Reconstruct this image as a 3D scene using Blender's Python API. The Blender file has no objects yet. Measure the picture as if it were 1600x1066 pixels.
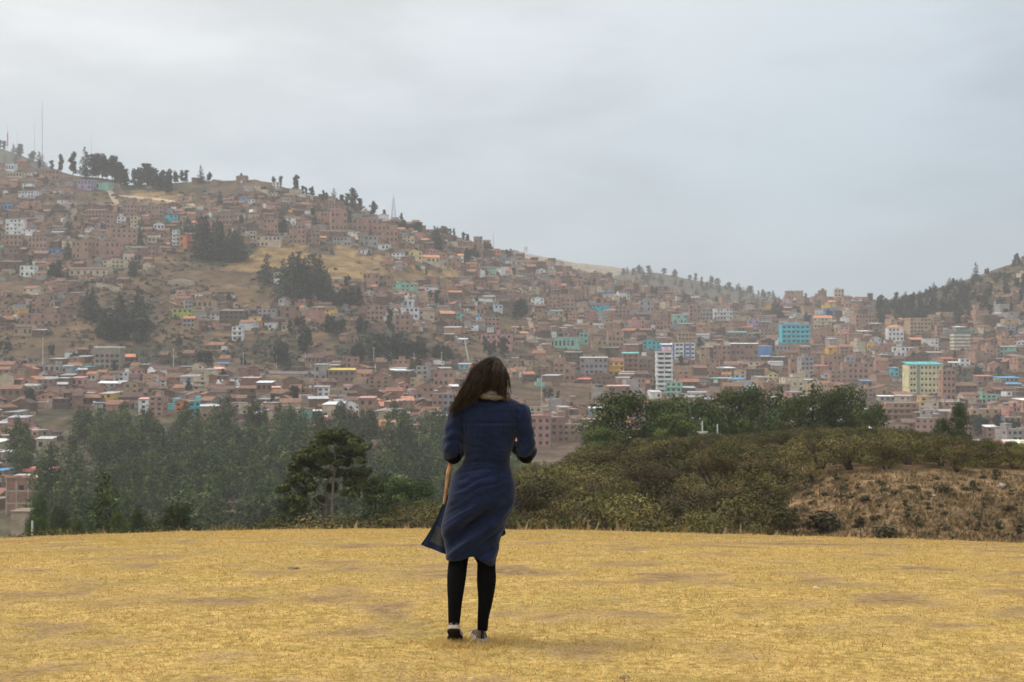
import bpy, bmesh, math, random
import numpy as np
from mathutils import Vector, Matrix, noise as mnoise

# ------------------------------------------------------------------ camera, world, sun, exposure
S = bpy.context.scene
COL = S.collection
FPX, HV, CZ = 2222.0, 560.0, 1.62          # focal length in photo pixels, horizon row, eye height
cam = bpy.data.objects.new('camera', bpy.data.cameras.new('camera'))
COL.objects.link(cam)
cam.location = (0, 0, CZ)
cam.rotation_euler = (math.pi / 2, 0, 0)
cam.data.sensor_width = 36.0
cam.data.lens = 36.0 * FPX / 1600.0
cam.data.shift_y = (HV - 533.0) / 1600.0
cam.data.clip_start = 0.1
cam.data.clip_end = 12000
cam.data.dof.use_dof = True
cam.data.dof.focus_distance = 8.2
cam.data.dof.aperture_fstop = 8.0
S.camera = cam

SUN_EL, SUN_AZ = math.radians(58), math.radians(-82)     # azimuth from +Y towards +X
W = bpy.data.worlds.new('World')
S.world = W
W.use_nodes = True
wn, wl = W.node_tree.nodes, W.node_tree.links
wn.clear()

def N(tree_nodes, typ, **kw):
    n = tree_nodes.new(typ)
    for k, v in kw.items():
        if k == 'inp':
            for kk, vv in v.items():
                n.inputs[kk].default_value = vv
        else:
            setattr(n, k, v)
    return n

def build_world():
    L = wl.new
    out = N(wn, 'ShaderNodeOutputWorld')
    add = N(wn, 'ShaderNodeAddShader')
    sky = N(wn, 'ShaderNodeTexSky')
    sky.sky_type = 'NISHITA'
    sky.sun_disc = False
    sky.sun_elevation = SUN_EL
    sky.sun_rotation = SUN_AZ
    sky.altitude = 3500
    bg1 = N(wn, 'ShaderNodeBackground', inp={'Strength': 0.012})
    L(sky.outputs[0], bg1.inputs[0])
    tc = N(wn, 'ShaderNodeTexCoord')
    sep = N(wn, 'ShaderNodeSeparateXYZ')
    L(tc.outputs['Generated'], sep.inputs[0])
    # overcast cloud deck: vertical luminance ramp (horizon -> zenith)
    ramp = N(wn, 'ShaderNodeValToRGB')
    cr = ramp.color_ramp
    cr.elements[0].position = 0.0
    cr.elements[0].color = (0.10, 0.085, 0.065, 1)
    cr.elements[1].position = 1.0
    cr.elements[1].color = (1.0, 1.0, 1.0, 1)
    for p, c in ((0.495, (0.12, 0.10, 0.08, 1)), (0.505, (0.34, 0.39, 0.43, 1)), (0.55, (0.385, 0.445, 0.48, 1)),
                 (0.60, (0.525, 0.555, 0.575, 1)), (0.66, (0.63, 0.645, 0.65, 1)), (0.80, (0.84, 0.85, 0.86, 1))):
        e = cr.elements.new(p)
        e.color = c
    mz = N(wn, 'ShaderNodeMath', operation='MULTIPLY_ADD', inp={1: 0.5, 2: 0.5})
    L(sep.outputs[2], mz.inputs[0])
    L(mz.outputs[0], ramp.inputs[0])
    # clouds: soft layered noise, flattened vertically
    mp = N(wn, 'ShaderNodeMapping', inp={'Scale': (2.2, 2.2, 7.5), 'Location': (3.1, 0.7, 0.4)})
    L(tc.outputs['Generated'], mp.inputs[0])
    n1 = N(wn, 'ShaderNodeTexNoise', inp={'Scale': 1.9, 'Detail': 9.0, 'Roughness': 0.55, 'Distortion': 0.12})
    L(mp.outputs[0], n1.inputs['Vector'])
    mr = N(wn, 'ShaderNodeMapRange', inp={'From Min': 0.36, 'From Max': 0.66, 'To Min': 0.90, 'To Max': 1.11})
    mr.interpolation_type = 'SMOOTHSTEP'
    L(n1.outputs['Fac'], mr.inputs[0])
    # the deck is thinner (lighter, warmer) to the west side, heavier and bluer to the east
    mx = N(wn, 'ShaderNodeMapRange', inp={'From Min': -0.4, 'From Max': 0.42, 'To Min': 0.0, 'To Max': 1.0})
    L(sep.outputs[0], mx.inputs[0])
    tint = N(wn, 'ShaderNodeMix', data_type='RGBA')
    tint.inputs[6].default_value = (1.21, 1.16, 1.10, 1)
    tint.inputs[7].default_value = (0.69, 0.765, 0.82, 1)
    L(mx.outputs[0], tint.inputs[0])
    m1 = N(wn, 'ShaderNodeMix', data_type='RGBA', blend_type='MULTIPLY')
    m1.inputs[0].default_value = 1.0
    L(ramp.outputs[0], m1.inputs[6])
    L(tint.outputs[2], m1.inputs[7])
    sc = N(wn, 'ShaderNodeVectorMath', operation='SCALE')
    L(m1.outputs[2], sc.inputs[0])
    L(mr.outputs[0], sc.inputs['Scale'])
    bg2 = N(wn, 'ShaderNodeBackground', inp={'Strength': 0.95})
    L(sc.outputs[0], bg2.inputs[0])
    L(bg1.outputs[0], add.inputs[0])
    L(bg2.outputs[0], add.inputs[1])
    L(add.outputs[0], out.inputs[0])
build_world()

sun = bpy.data.objects.new('sun', bpy.data.lights.new('sun', 'SUN'))
COL.objects.link(sun)
sun.data.energy = 1.4
sun.data.angle = math.radians(14)
sun.data.color = (1.0, 0.94, 0.86)
_sd = Vector((math.sin(SUN_AZ) * math.cos(SUN_EL), math.cos(SUN_AZ) * math.cos(SUN_EL), math.sin(SUN_EL)))
sun.rotation_euler = _sd.to_track_quat('Z', 'Y').to_euler()
sun.location = (0, 0, 50)

S.view_settings.view_transform = 'Standard'
S.view_settings.look = 'None'
S.view_settings.exposure = 0.48
S.view_settings.gamma = 1.0
S.render.engine = 'CYCLES'
S.cycles.use_denoising = True
S.cycles.max_bounces = 5
S.cycles.diffuse_bounces = 3
S.cycles.glossy_bounces = 2
S.cycles.transmission_bounces = 2
S.cycles.volume_bounces = 1
S.cycles.transparent_max_bounces = 6
S.cycles.use_adaptive_sampling = True
S.cycles.adaptive_threshold = 0.02
S.cycles.volume_step_rate = 1.0
S.cycles.caustics_reflective = False
S.cycles.caustics_refractive = False

# ------------------------------------------------------------------ helpers
R = random.Random(7)
def srgb(r, g, b):
    f = lambda c: (c / 255.0 / 12.92) if c <= 10 else ((c / 255.0 + 0.055) / 1.055) ** 2.4
    return (f(r), f(g), f(b))

class MB:
    """collects faces; build() links them as ONE mesh object"""
    def __init__(s):
        s.v, s.f, s.m, s.c = [], [], [], []
    def face(s, pts, m=0, c=(1, 1, 1)):
        b = len(s.v)
        s.v.extend(pts)
        s.f.append(tuple(range(b, b + len(pts))))
        s.m.append(m); s.c.append(c)
    def mesh(s, vs, fs, m=0, c=(1, 1, 1)):
        b = len(s.v)
        s.v.extend(vs)
        for f in fs:
            s.f.append(tuple(b + i for i in f))
            s.m.append(m); s.c.append(c)
    def box(s, x0, x1, y0, y1, z0, z1, m=0, c=(1, 1, 1), bottom=True):
        vs = [(x0, y0, z0), (x1, y0, z0), (x1, y1, z0), (x0, y1, z0), (x0, y0, z1), (x1, y0, z1), (x1, y1, z1), (x0, y1, z1)]
        fs = [(4, 5, 6, 7), (0, 1, 5, 4), (1, 2, 6, 5), (2, 3, 7, 6), (3, 0, 4, 7)]
        if bottom: fs.append((3, 2, 1, 0))
        s.mesh(vs, fs, m, c)
    def tube(s, pts, rad, n=6, m=0, c=(1, 1, 1), cap=True):
        pts = [Vector(p) for p in pts]
        if not hasattr(rad, '__len__'): rad = [rad] * len(pts)
        vs, fs = [], []
        ref = Vector((0.31, 0.9, 0.13)).normalized()
        for i, p in enumerate(pts):
            d = (pts[min(i + 1, len(pts) - 1)] - pts[max(i - 1, 0)])
            d = d.normalized() if d.length > 1e-9 else Vector((0, 0, 1))
            a = d.cross(ref)
            if a.length < 0.05: a = d.cross(Vector((1, 0, 0)))
            a.normalize(); b = d.cross(a)
            for k in range(n):
                t = 2 * math.pi * k / n
                vs.append(tuple(p + (a * math.cos(t) + b * math.sin(t)) * rad[i]))
        for i in range(len(pts) - 1):
            for k in range(n):
                k2 = (k + 1) % n
                fs.append((i * n + k, i * n + k2, (i + 1) * n + k2, (i + 1) * n + k))
        if cap:
            fs.append(tuple(range(n - 1, -1, -1)))
            fs.append(tuple((len(pts) - 1) * n + k for k in range(n)))
        s.mesh(vs, fs, m, c)
    def data(s, name, mats, smooth=False):
        me = bpy.data.meshes.new(name)
        me.from_pydata(s.v, [], s.f)
        for mm in (mats if isinstance(mats, (list, tuple)) else [mats]):
            me.materials.append(mm)
        n = len(s.f)
        if n:
            me.polygons.foreach_set('material_index', np.array(s.m, dtype=np.int32))
            if smooth: me.polygons.foreach_set('use_smooth', np.ones(n, dtype=bool))
            at = me.attributes.new('Col', 'FLOAT_COLOR', 'FACE')
            cc = np.ones((n, 4), dtype=np.float32)
            cc[:, :3] = np.array(s.c, dtype=np.float32)
            at.data.foreach_set('color', cc.ravel())
        me.update()
        return me
    def build(s, name, mats, parent=None, smooth=False):
        return link(name, s.data(name, mats, smooth), parent)

def link(name, data, parent=None):
    o = bpy.data.objects.new(name, data)
    COL.objects.link(o)
    if parent is not None: o.parent = parent
    return o

def tag(o, label=None, cat=None, group=None, kind=None):
    if label: o['label'] = label
    if cat: o['category'] = cat
    if group: o['group'] = group
    if kind: o['kind'] = kind
    return o

def empty(name, loc, rz=0.0):
    o = bpy.data.objects.new(name, None)
    COL.objects.link(o)
    o.location = loc
    o.rotation_euler = (0, 0, rz)
    o.empty_display_size = 0.3
    return o

def copy_tree(o, parent=None):
    c = o.copy()
    COL.objects.link(c)
    c.parent = parent
    for ch in KIDS.get(o.name, []):
        copy_tree(ch, c)
    return c
KIDS = {}

# ------------------------------------------------------------------ materials
def mat(name, rough=0.8, spec=0.3):
    m = bpy.data.materials.new(name)
    m.use_nodes = True
    b = m.node_tree.nodes['Principled BSDF']
    b.inputs['Roughness'].default_value = rough
    b.inputs['Specular IOR Level'].default_value = spec
    return m, m.node_tree.nodes, m.node_tree.links.new, b

def mixc(nd, L, blend, fac, a, b):
    n = nd.new('ShaderNodeMix'); n.data_type = 'RGBA'; n.blend_type = blend
    for i, x in ((0, fac), (6, a), (7, b)):
        if hasattr(x, 'is_linked'): L(x, n.inputs[i])
        elif isinstance(x, (int, float)): n.inputs[i].default_value = x
        else: n.inputs[i].default_value = (*x[:3], 1)
    return n.outputs[2]

def noise_tex(nd, L, scale, detail=4, rough=0.55, vec=None, stretch=None, dist=0.0):
    t = nd.new('ShaderNodeTexNoise')
    t.inputs['Scale'].default_value = scale
    t.inputs['Detail'].default_value = detail
    t.inputs['Roughness'].default_value = rough
    t.inputs['Distortion'].default_value = dist
    if vec is None:
        g = nd.new('ShaderNodeNewGeometry'); vec = g.outputs['Position']
    if stretch:
        mp = nd.new('ShaderNodeMapping'); mp.inputs['Scale'].default_value = stretch
        L(vec, mp.inputs[0]); vec = mp.outputs[0]
    L(vec, t.inputs['Vector'])
    return t.outputs['Fac']

def rng(nd, L, x, a, b, c, d, smooth=True):
    m = nd.new('ShaderNodeMapRange')
    if smooth: m.interpolation_type = 'SMOOTHSTEP'
    for i, q in enumerate((a, b, c, d)): m.inputs[i + 1].default_value = q
    L(x, m.inputs[0])
    return m.outputs[0]

def bump(nd, L, b, h, strength=0.4, dist=0.02):
    bp = nd.new('ShaderNodeBump')
    bp.inputs['Strength'].default_value = strength
    bp.inputs['Distance'].default_value = dist
    L(h, bp.inputs['Height']); L(bp.outputs[0], b.inputs['Normal'])

def attr(nd, name='Col'):
    a = nd.new('ShaderNodeAttribute'); a.attribute_name = name
    return a.outputs['Color']

def simple(name, col, rough=0.8, spec=0.3, var=0.15, scale=8.0, bmp=0.0):
    m, nd, L, b = mat(name, rough, spec)
    n = noise_tex(nd, L, scale)
    f = rng(nd, L, n, 0.3, 0.7, 1 - var, 1 + var)
    sc = nd.new('ShaderNodeVectorMath'); sc.operation = 'SCALE'
    sc.inputs[0].default_value = col[:3]
    L(f, sc.inputs['Scale']); L(sc.outputs[0], b.inputs['Base Color'])
    if bmp: bump(nd, L, b, n, 0.5, bmp)
    return m

def attr_mat(name, rough=0.85, spec=0.25, var=0.22, scale=0.6, scale2=3.0, obj_random=0.0, transl=0.0):
    """colour from the Col attribute, weathered by two scales of noise"""
    m, nd, L, b = mat(name, rough, spec)
    n1 = noise_tex(nd, L, scale, 5, 0.6)
    n2 = noise_tex(nd, L, scale2, 3, 0.6)
    f1 = rng(nd, L, n1, 0.3, 0.7, 1 - var, 1 + var)
    f2 = rng(nd, L, n2, 0.3, 0.7, 1 - var * 0.6, 1 + var * 0.6)
    mm = nd.new('ShaderNodeMath'); mm.operation = 'MULTIPLY'
    L(f1, mm.inputs[0]); L(f2, mm.inputs[1])
    f = mm.outputs[0]
    if obj_random:
        oi = nd.new('ShaderNodeObjectInfo')
        fr = rng(nd, L, oi.outputs['Random'], 0, 1, 1 - obj_random, 1 + obj_random, False)
        m2 = nd.new('ShaderNodeMath'); m2.operation = 'MULTIPLY'
        L(f, m2.inputs[0]); L(fr, m2.inputs[1]); f = m2.outputs[0]
    sc = nd.new('ShaderNodeVectorMath'); sc.operation = 'SCALE'
    L(attr(nd), sc.inputs[0]); L(f, sc.inputs['Scale'])
    L(sc.outputs[0], b.inputs['Base Color'])
    if transl:
        tr = nd.new('ShaderNodeBsdfTranslucent'); L(sc.outputs[0], tr.inputs[0])
        mx = nd.new('ShaderNodeMixShader'); mx.inputs[0].default_value = transl
        L(b.outputs[0], mx.inputs[1]); L(tr.outputs[0], mx.inputs[2])
        L(mx.outputs[0], nd['Material Output'].inputs[0])
    return m

M_WALL = attr_mat('weathered_wall', 0.9, 0.2, 0.20, 0.35, 1.7)
M_ROOF = attr_mat('roofing', 0.85, 0.25, 0.25, 0.5, 2.4)
M_GLASS = simple('dark_glass', (0.03, 0.035, 0.045), 0.25, 0.5, 0.3, 1.0)
M_METAL = attr_mat('painted_metal', 0.6, 0.4, 0.12, 0.8, 3.0)
M_LEAF = attr_mat('leaves', 0.75, 0.2, 0.22, 0.25, 1.2, 0.42, 0.06)
M_LEAF_NEAR = attr_mat('dry_leaves', 0.75, 0.2, 0.18, 0.5, 2.5, 0.48, 0.05)
M_BARK = attr_mat('bark', 0.9, 0.2, 0.2, 3.0, 12.0)

# ------------------------------------------------------------------ terrain
def lattice_noise(x, y, seed=0):
    """vectorised value noise"""
    xi, yi = np.floor(x).astype(np.int64), np.floor(y).astype(np.int64)
    xf, yf = x - xi, y - yi
    def h(a, b):
        n = (a * 374761393 + b * 668265263 + seed * 974634777) & 0x7fffffff
        n = ((n ^ (n >> 13)) * 1274126177) & 0x7fffffff
        return ((n ^ (n >> 16)) & 0xffff) / 65535.0
    u, v = xf * xf * (3 - 2 * xf), yf * yf * (3 - 2 * yf)
    return (h(xi, yi) * (1 - u) + h(xi + 1, yi) * u) * (1 - v) + (h(xi, yi + 1) * (1 - u) + h(xi + 1, yi + 1) * u) * v

def fbm(x, y, oct=4, seed=0):
    s, a, t = 0.0, 1.0, 0.0
    for i in range(oct):
        s = s + a * lattice_noise(x * 2 ** i + 13.7 * i, y * 2 ** i + 7.1 * i, seed + i); t += a; a *= 0.5
    return s / t - 0.5

def meadow_z(x, y):
    y = np.asarray(y, dtype=float); x = np.asarray(x, dtype=float)
    z = -0.00405 * np.maximum(y - 6, 0) ** 2
    z = np.where(y > 24, -0.00405 * 18 ** 2 - 0.1458 * (y - 24) - 0.0104 * np.maximum(y - 26, 0) ** 1.6, z)
    xx = x + 1.6
    z = z - np.where(xx > 0, 0.0030, 0.0044) * np.minimum(np.abs(xx), 30) ** 2 * np.clip(y / 21, 0, 1) ** 2
    z = z + 0.03 * fbm(x * 0.35 + 5, y * 0.35, 3, 3) * np.clip((y - 9) / 6, 0, 1) + 0.02 * fbm(x * 1.3, y * 1.3, 3, 9)
    return z

UC = [-800, 0, 200, 400, 600, 800, 1000, 1200, 1400, 1600, 2400]
def vz(Y, v): return CZ + (HV - v) / FPX * Y
# each node: Y list, z list over UC
NODES = []
def node(Y, z):
    if not hasattr(Y, '__len__'): Y = [Y] * 11
    if not hasattr(z, '__len__'): z = [z] * 11
    NODES.append((Y, z))
node([60, 60, 60, 60, 60, 64, 68, 68, 66, 66, 66], [-8.6, -8.6, -8.6, -8.6, -8.4, -8.4, -9.0, -9.2, -8.7, -8.7, -8.7])
node([75, 75, 75, 75, 78, 92, 100, 98, 85, 88, 88], [-9.3, -9.3, -9.3, -9.2, -9.0, -9.0, -7.9, -6.6, -5.7, -5.8, -5.8])
node([100, 100, 100, 100, 104, 122, 125, 125, 112, 112, 112], [-12.5, -12.5, -12.5, -12.2, -11.6, -11.0, -7.0, -6.0, -5.2, -5.4, -5.4])
node([150] * 5 + [155] * 6, [-21, -21, -21, -21, -20, -16, -9.6, -8.6, -9, -9.5, -9.5])
node(220, [-36, -36, -36, -36, -36, -33, -19, -17, -18, -19, -19])
node(320, [-46, -46, -46, -46, -46, -43, -38, -36, -36, -36, -36])
node(450, [-42, -42, -43, -43, -41, -45, -43, -41, -41, -41, -41])
node(580, [-30, -30, -30, -30, -28, -42, -40, -38, -38, -38, -38])
node(680, [-20, -20, -20, -20, -19, -36, -34, -33, -33, -33, -33])
node(800, [-8, -8, -8, -8, -7.5, -18, -22, -25, -25, -25, -25])
def vnode(Y, V): node(Y, [vz(a, b) for a, b in zip(Y, V)])
vnode([950, 950, 950, 950, 950, 950, 950, 1000, 1000, 1000, 1000], [470, 470, 478, 488, 500, 545, 582, 576, 578, 578, 578])
vnode([1080, 1080, 1080, 1080, 1080, 1120, 1150, 1250, 1150, 1120, 1120], [385, 388, 395, 402, 420, 475, 521, 526, 541, 527, 520])
vnode([1220, 1220, 1220, 1200, 1180, 1280, 1380, 1500, 1260, 1220, 1220], [300, 305, 322, 325, 368, 425, 470, 490, 500, 455, 420])
RY = [1350, 1350, 1330, 1320, 1290, 1450, 1650, 1750, 1400, 1380, 1380]
SKYU = [-800, 0, 45, 88, 125, 175, 200, 275, 325, 400, 475, 512, 575, 612, 650, 712, 750, 800, 862, 900, 950, 1000, 1050, 1100,
        1200, 1230, 1282, 1325, 1375, 1400, 1437, 1475, 1525, 1562, 1600, 1800, 2400]
SKYV = [215, 250, 256, 264, 273, 279, 288, 284, 279, 278, 300, 312, 330, 342, 350, 368, 380, 394, 412, 420, 430, 442, 456, 468,
        480, 466, 460, 463, 468, 466, 457, 446, 430, 416, 405, 360, 300]

def build_grid():
    U = np.concatenate([np.arange(-800, -40, 40), np.arange(-40, 1648, 8), np.arange(1650, 2401, 50)]).astype(float)
    cols = []
    segn = [6, 6, 8, 8, 9, 12, 13, 14, 12, 14, 20, 18, 18, 18, 12, 10]
    for u in U:
        pts = [(36.0, float(meadow_z((u - 800) / FPX * 36, 36)))]
        for Y, z in NODES:
            pts.append((np.interp(u, UC, Y), np.interp(u, UC, z)))
        ry = np.interp(u, UC, RY); rz = vz(ry, np.interp(u, SKYU, SKYV))
        pts.append((ry, rz))
        pts.append((ry + 260, rz - 26)); pts.append((ry + 900, min(rz - 60, -20)))
        ys, zs = [], []
        for k in range(len(pts) - 1):
            n = segn[k] if k < len(segn) else 10
            for j in range(n):
                t = j / n
                ys.append(pts[k][0] * (1 - t) + pts[k + 1][0] * t)
                zs.append(pts[k][1] * (1 - t) + pts[k + 1][1] * t)
        ys.append(pts[-1][0]); zs.append(pts[-1][1])
        zs = np.array(zs); zs0 = zs.copy()
        for _ in range(4):
            zs[2:-1] = zs[1:-2] * .25 + zs[2:-1] * .5 + zs[3:] * .25
        cols.append((np.array(ys), zs))
    Yg = np.array([c[0] for c in cols]); Zg = np.array([c[1] for c in cols])
    Xg = (U[:, None] - 800) / FPX * Yg
    amp = np.clip((Yg - 40) / 60, 0, 1) * 0.5 + np.clip((Yg - 820) / 200, 0, 1) * 5.0 * (1 - np.clip((Yg - RY[0] + 150) / 150, 0, .6))
    n = fbm(Xg / 70, Yg / 70, 5, 1)
    Zg = Zg + amp * n * 1.6 + np.clip((Yg - 45) / 30, 0, 1) * 0.35 * fbm(Xg / 4.5, Yg / 4.5, 3, 5)
    # old field terraces on the steep hill
    tz = 7.0
    ter = np.clip((Yg - 850) / 80, 0, 1) * (U[:, None] < 900)
    Zg = Zg + ter * 0.75 * np.sin(Zg * 2 * math.pi / tz) * tz / (2 * math.pi) * (0.5 + fbm(Xg / 120, Yg / 120, 2, 8))
    return U, Xg, Yg, Zg
GU, GX, GY, GZ = build_grid()
GV = HV - (GZ - CZ) / GY * FPX

def col_at(u):
    i = min(max(int(np.searchsorted(GU, u)) - 1, 0), len(GU) - 2)
    t = min(max((u - GU[i]) / (GU[i + 1] - GU[i]), 0), 1)
    return GY[i] * (1 - t) + GY[i + 1] * t, GZ[i] * (1 - t) + GZ[i + 1] * t

def ground(X, Y):
    if Y <= 36: return float(meadow_z(X, Y))
    ys, zs = col_at(800 + X / Y * FPX)
    return float(np.interp(Y, ys, zs))

def hit(u, v, ymin=100.0):
    """world point where the sight line of photo pixel (u, v) first meets the land beyond ymin"""
    ys, zs = col_at(u)
    vs = HV - (zs - CZ) / ys * FPX
    i0 = int(np.searchsorted(ys, ymin))
    for i in range(i0, len(ys) - 1):
        if vs[i] >= v >= vs[i + 1] or (vs[i] <= v and i == i0):
            d = vs[i] - vs[i + 1]
            t = 0 if abs(d) < 1e-6 else min(max((vs[i] - v) / d, 0), 1)
            Y = ys[i] * (1 - t) + ys[i + 1] * t
            return Vector(((u - 800) / FPX * Y, Y, zs[i] * (1 - t) + zs[i + 1] * t))
    return None

# land use seen from the meadow, 40 x 20 photo-pixel cells from row 240 down: (code, how many cells) runs
# 0 nothing, 1 dense houses, 2 sparse houses, 3 bare brown, 4 golden grass, 5 scrub, 6 trees, 7 wood
CODES = '.Hhbgmtf'
RUNS = [
    [2, 2, 0, 38],
    [2, 4, 6, 4, 0, 32],
    [1, 2, 2, 2, 5, 1, 6, 3, 2, 3, 1, 1, 2, 1, 0, 27],
    [3, 1, 2, 1, 3, 3, 4, 2, 2, 2, 1, 5, 2, 1, 0, 25],
    [1, 16, 5, 1, 0, 23],
    [1, 9, 2, 1, 1, 7, 5, 2, 0, 21],
    [1, 5, 2, 1, 1, 1, 6, 1, 2, 1, 1, 9, 5, 3, 0, 19],
    [1, 7, 6, 3, 4, 2, 2, 1, 4, 1, 1, 3, 2, 1, 1, 3, 0, 19],
    [1, 4, 2, 2, 3, 1, 6, 2, 4, 6, 1, 9, 2, 1, 0, 12, 5, 3],
    [2, 1, 1, 3, 2, 1, 3, 5, 5, 2, 4, 6, 1, 9, 2, 1, 0, 8, 5, 4],
    [3, 2, 2, 1, 3, 7, 5, 1, 6, 1, 5, 1, 2, 1, 1, 5, 2, 1, 1, 9, 2, 1, 0, 1, 2, 1, 1, 2, 6, 4, 5, 2],
    [2, 1, 1, 2, 3, 1, 5, 2, 3, 1, 1, 2, 3, 2, 6, 1, 5, 1, 2, 1, 1, 5, 2, 1, 1, 14, 6, 5, 2, 1],
    [1, 3, 3, 1, 5, 2, 3, 1, 1, 6, 5, 1, 1, 5, 5, 1, 3, 1, 1, 13, 6, 5, 2, 1],
    [1, 2, 3, 2, 5, 2, 3, 2, 1, 3, 2, 1, 5, 2, 2, 2, 1, 3, 3, 2, 1, 19],
    [3, 10, 5, 2, 3, 1, 6, 3, 3, 1, 2, 1, 5, 1, 3, 1, 1, 20],
    [3, 3, 2, 1, 6, 4, 5, 4, 3, 1, 6, 3, 5, 2, 3, 1, 5, 1, 3, 3, 1, 17],
    [2, 2, 1, 2, 3, 1, 6, 3, 3, 3, 5, 1, 1, 6, 2, 1, 5, 1, 1, 20],
    [1, 10, 3, 2, 1, 7, 5, 1, 1, 15, 6, 5],
    [3, 1, 1, 9, 2, 2, 1, 7, 5, 1, 3, 4, 1, 16],
    [1, 20, 3, 3, 1, 17],
    [1, 1, 7, 7, 1, 32],
    [1, 1, 7, 6, 0, 2, 7, 3, 0, 1, 1, 27],
    [1, 2, 7, 4, 0, 9, 1, 13, 0, 11, 2, 1],
    [1, 1, 0, 14, 1, 4, 0, 21],
    [1, 1, 0, 39], [1, 1, 0, 39], [1, 1, 0, 39], [1, 1, 0, 39],
]
LAND = []
for row in RUNS:
    cells = []
    for k in range(0, len(row), 2): cells += [CODES[row[k]]] * row[k + 1]
    LAND.append((cells + ['.'] * 40)[:40])
def cell(u, v):
    r, c = int((v - 240) // 20), int(u // 40)
    if r < 0 or r >= len(LAND): return '.'
    return LAND[r][min(max(c, 0), 39)]

def build_terrain():
    nu, nk = GX.shape
    verts = np.stack([GX, GY, GZ], axis=-1).reshape(-1, 3)
    idx = np.arange(nu * nk).reshape(nu, nk)
    quads = np.stack([idx[:-1, :-1], idx[1:, :-1], idx[1:, 1:], idx[:-1, 1:]], axis=-1).reshape(-1, 4)
    me = bpy.data.meshes.new('terrain')
    me.vertices.add(len(verts)); me.vertices.foreach_set('co', verts.ravel())
    me.loops.add(quads.size); me.loops.foreach_set('vertex_index', quads.ravel().astype(np.int32))
    me.polygons.add(len(quads)); me.polygons.foreach_set('loop_start', np.arange(0, quads.size, 4, dtype=np.int32))
    me.polygons.foreach_set('loop_total', np.full(len(quads), 4, dtype=np.int32))
    me.polygons.foreach_set('use_smooth', np.ones(len(quads), dtype=bool))
    me.update(calc_edges=True)
    # land cover: brown soil, golden grass, dark scrub, town dirt
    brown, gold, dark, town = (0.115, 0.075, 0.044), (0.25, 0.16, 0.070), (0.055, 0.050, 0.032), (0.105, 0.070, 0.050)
    dry = (0.225, 0.145, 0.078)
    cc = np.ones((nu, nk, 4), dtype=np.float32)
    nz = fbm(GX / 30, GY / 30, 4, 21); nz2 = fbm(GX / 9, GY / 9, 4, 31)
    for i in range(nu):
        u = GU[i]
        for k in range(nk):
            Y = GY[i, k]
            if Y < 200:
                base = dry if u > 1120 - (Y < 75) * 300 else (0.13, 0.11, 0.055)
                w = min(max(0.35 + nz[i, k] * 2.2, 0), 1)
                base = [a * (1 - w * .35) + b * w * .35 for a, b in zip(base, gold)]
            elif Y < 600:
                base = (0.10, 0.085, 0.05) if u < 820 else (0.15, 0.11, 0.07)
            else:
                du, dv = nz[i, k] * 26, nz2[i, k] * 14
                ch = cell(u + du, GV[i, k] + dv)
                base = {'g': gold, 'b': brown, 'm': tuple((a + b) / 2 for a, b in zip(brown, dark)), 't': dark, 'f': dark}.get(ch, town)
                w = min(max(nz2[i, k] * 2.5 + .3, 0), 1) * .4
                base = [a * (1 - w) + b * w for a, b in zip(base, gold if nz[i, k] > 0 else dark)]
            cc[i, k, :3] = base
    at = me.attributes.new('Col', 'FLOAT_COLOR', 'POINT')
    at.data.foreach_set('color', cc.reshape(-1))
    m, nd, L, b = mat('hillside_earth', 0.95, 0.1)
    n1 = noise_tex(nd, L, 0.09, 9, 0.72)
    n2 = noise_tex(nd, L, 1.1, 8, 0.75, stretch=(1, 1, 2.5))
    c = mixc(nd, L, 'MULTIPLY', 1.0, attr(nd), (1, 1, 1))
    f = rng(nd, L, n1, 0.35, 0.65, 0.55, 1.4)
    f2 = rng(nd, L, n2, 0.3, 0.7, 0.45, 1.5)
    mm = nd.new('ShaderNodeMath'); mm.operation = 'MULTIPLY'; L(f, mm.inputs[0]); L(f2, mm.inputs[1])
    sc = nd.new('ShaderNodeVectorMath'); sc.operation = 'SCALE'
    L(c, sc.inputs[0]); L(mm.outputs[0], sc.inputs['Scale']); L(sc.outputs[0], b.inputs['Base Color'])
    bump(nd, L, b, n2, 0.6, 0.3)
    me.materials.append(m)
    tag(link('terrain', me), 'brown valley and hillsides beyond the meadow', None, None, 'structure')
    return m
M_EARTH = build_terrain()

def ridge(name, ridgeY, sky, depth, col, label):
    """a more distant hill as its own rounded land form"""
    us = [s[0] for s in sky]
    U = np.linspace(us[0], us[-1], 120)
    K = np.linspace(-1, 1, 25)
    verts, faces = [], []
    for i, u in enumerate(U):
        rv = np.interp(u, us, [s[1] for s in sky])
        rz = vz(ridgeY, rv)
        for k in K:
            Y = ridgeY + k * depth
            X = (u - 800) / FPX * ridgeY
            z = -60 + (rz + 60) * (1 - abs(k) ** 1.5)
            z += 10 * float(fbm(np.array(X / 90), np.array(Y / 90), 4, 77)) * (1 - (1 - abs(k)) ** 4)
            verts.append((X, Y, z))
    nk = len(K)
    for i in range(len(U) - 1):
        for k in range(nk - 1):
            faces.append((i * nk + k, (i + 1) * nk + k, (i + 1) * nk + k + 1, i * nk + k + 1))
    mb = MB(); mb.mesh(verts, faces, 0, col)
    o = mb.build(name, M_EARTH, None, True)
    tag(o, label, None, None, 'structure')
F1 = [(640, 420), (760, 392), (800, 395), (825, 397), (862, 404), (900, 411), (950, 416), (1000, 424), (1100, 440), (1250, 475)]
F2 = [(880, 470), (930, 440), (975, 427), (1025, 426), (1075, 436), (1125, 446), (1150, 453), (1200, 465), (1270, 490)]
F3 = [(-500, 190), (-100, 216), (0, 232), (30, 242), (60, 254), (100, 270), (180, 310)]
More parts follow.
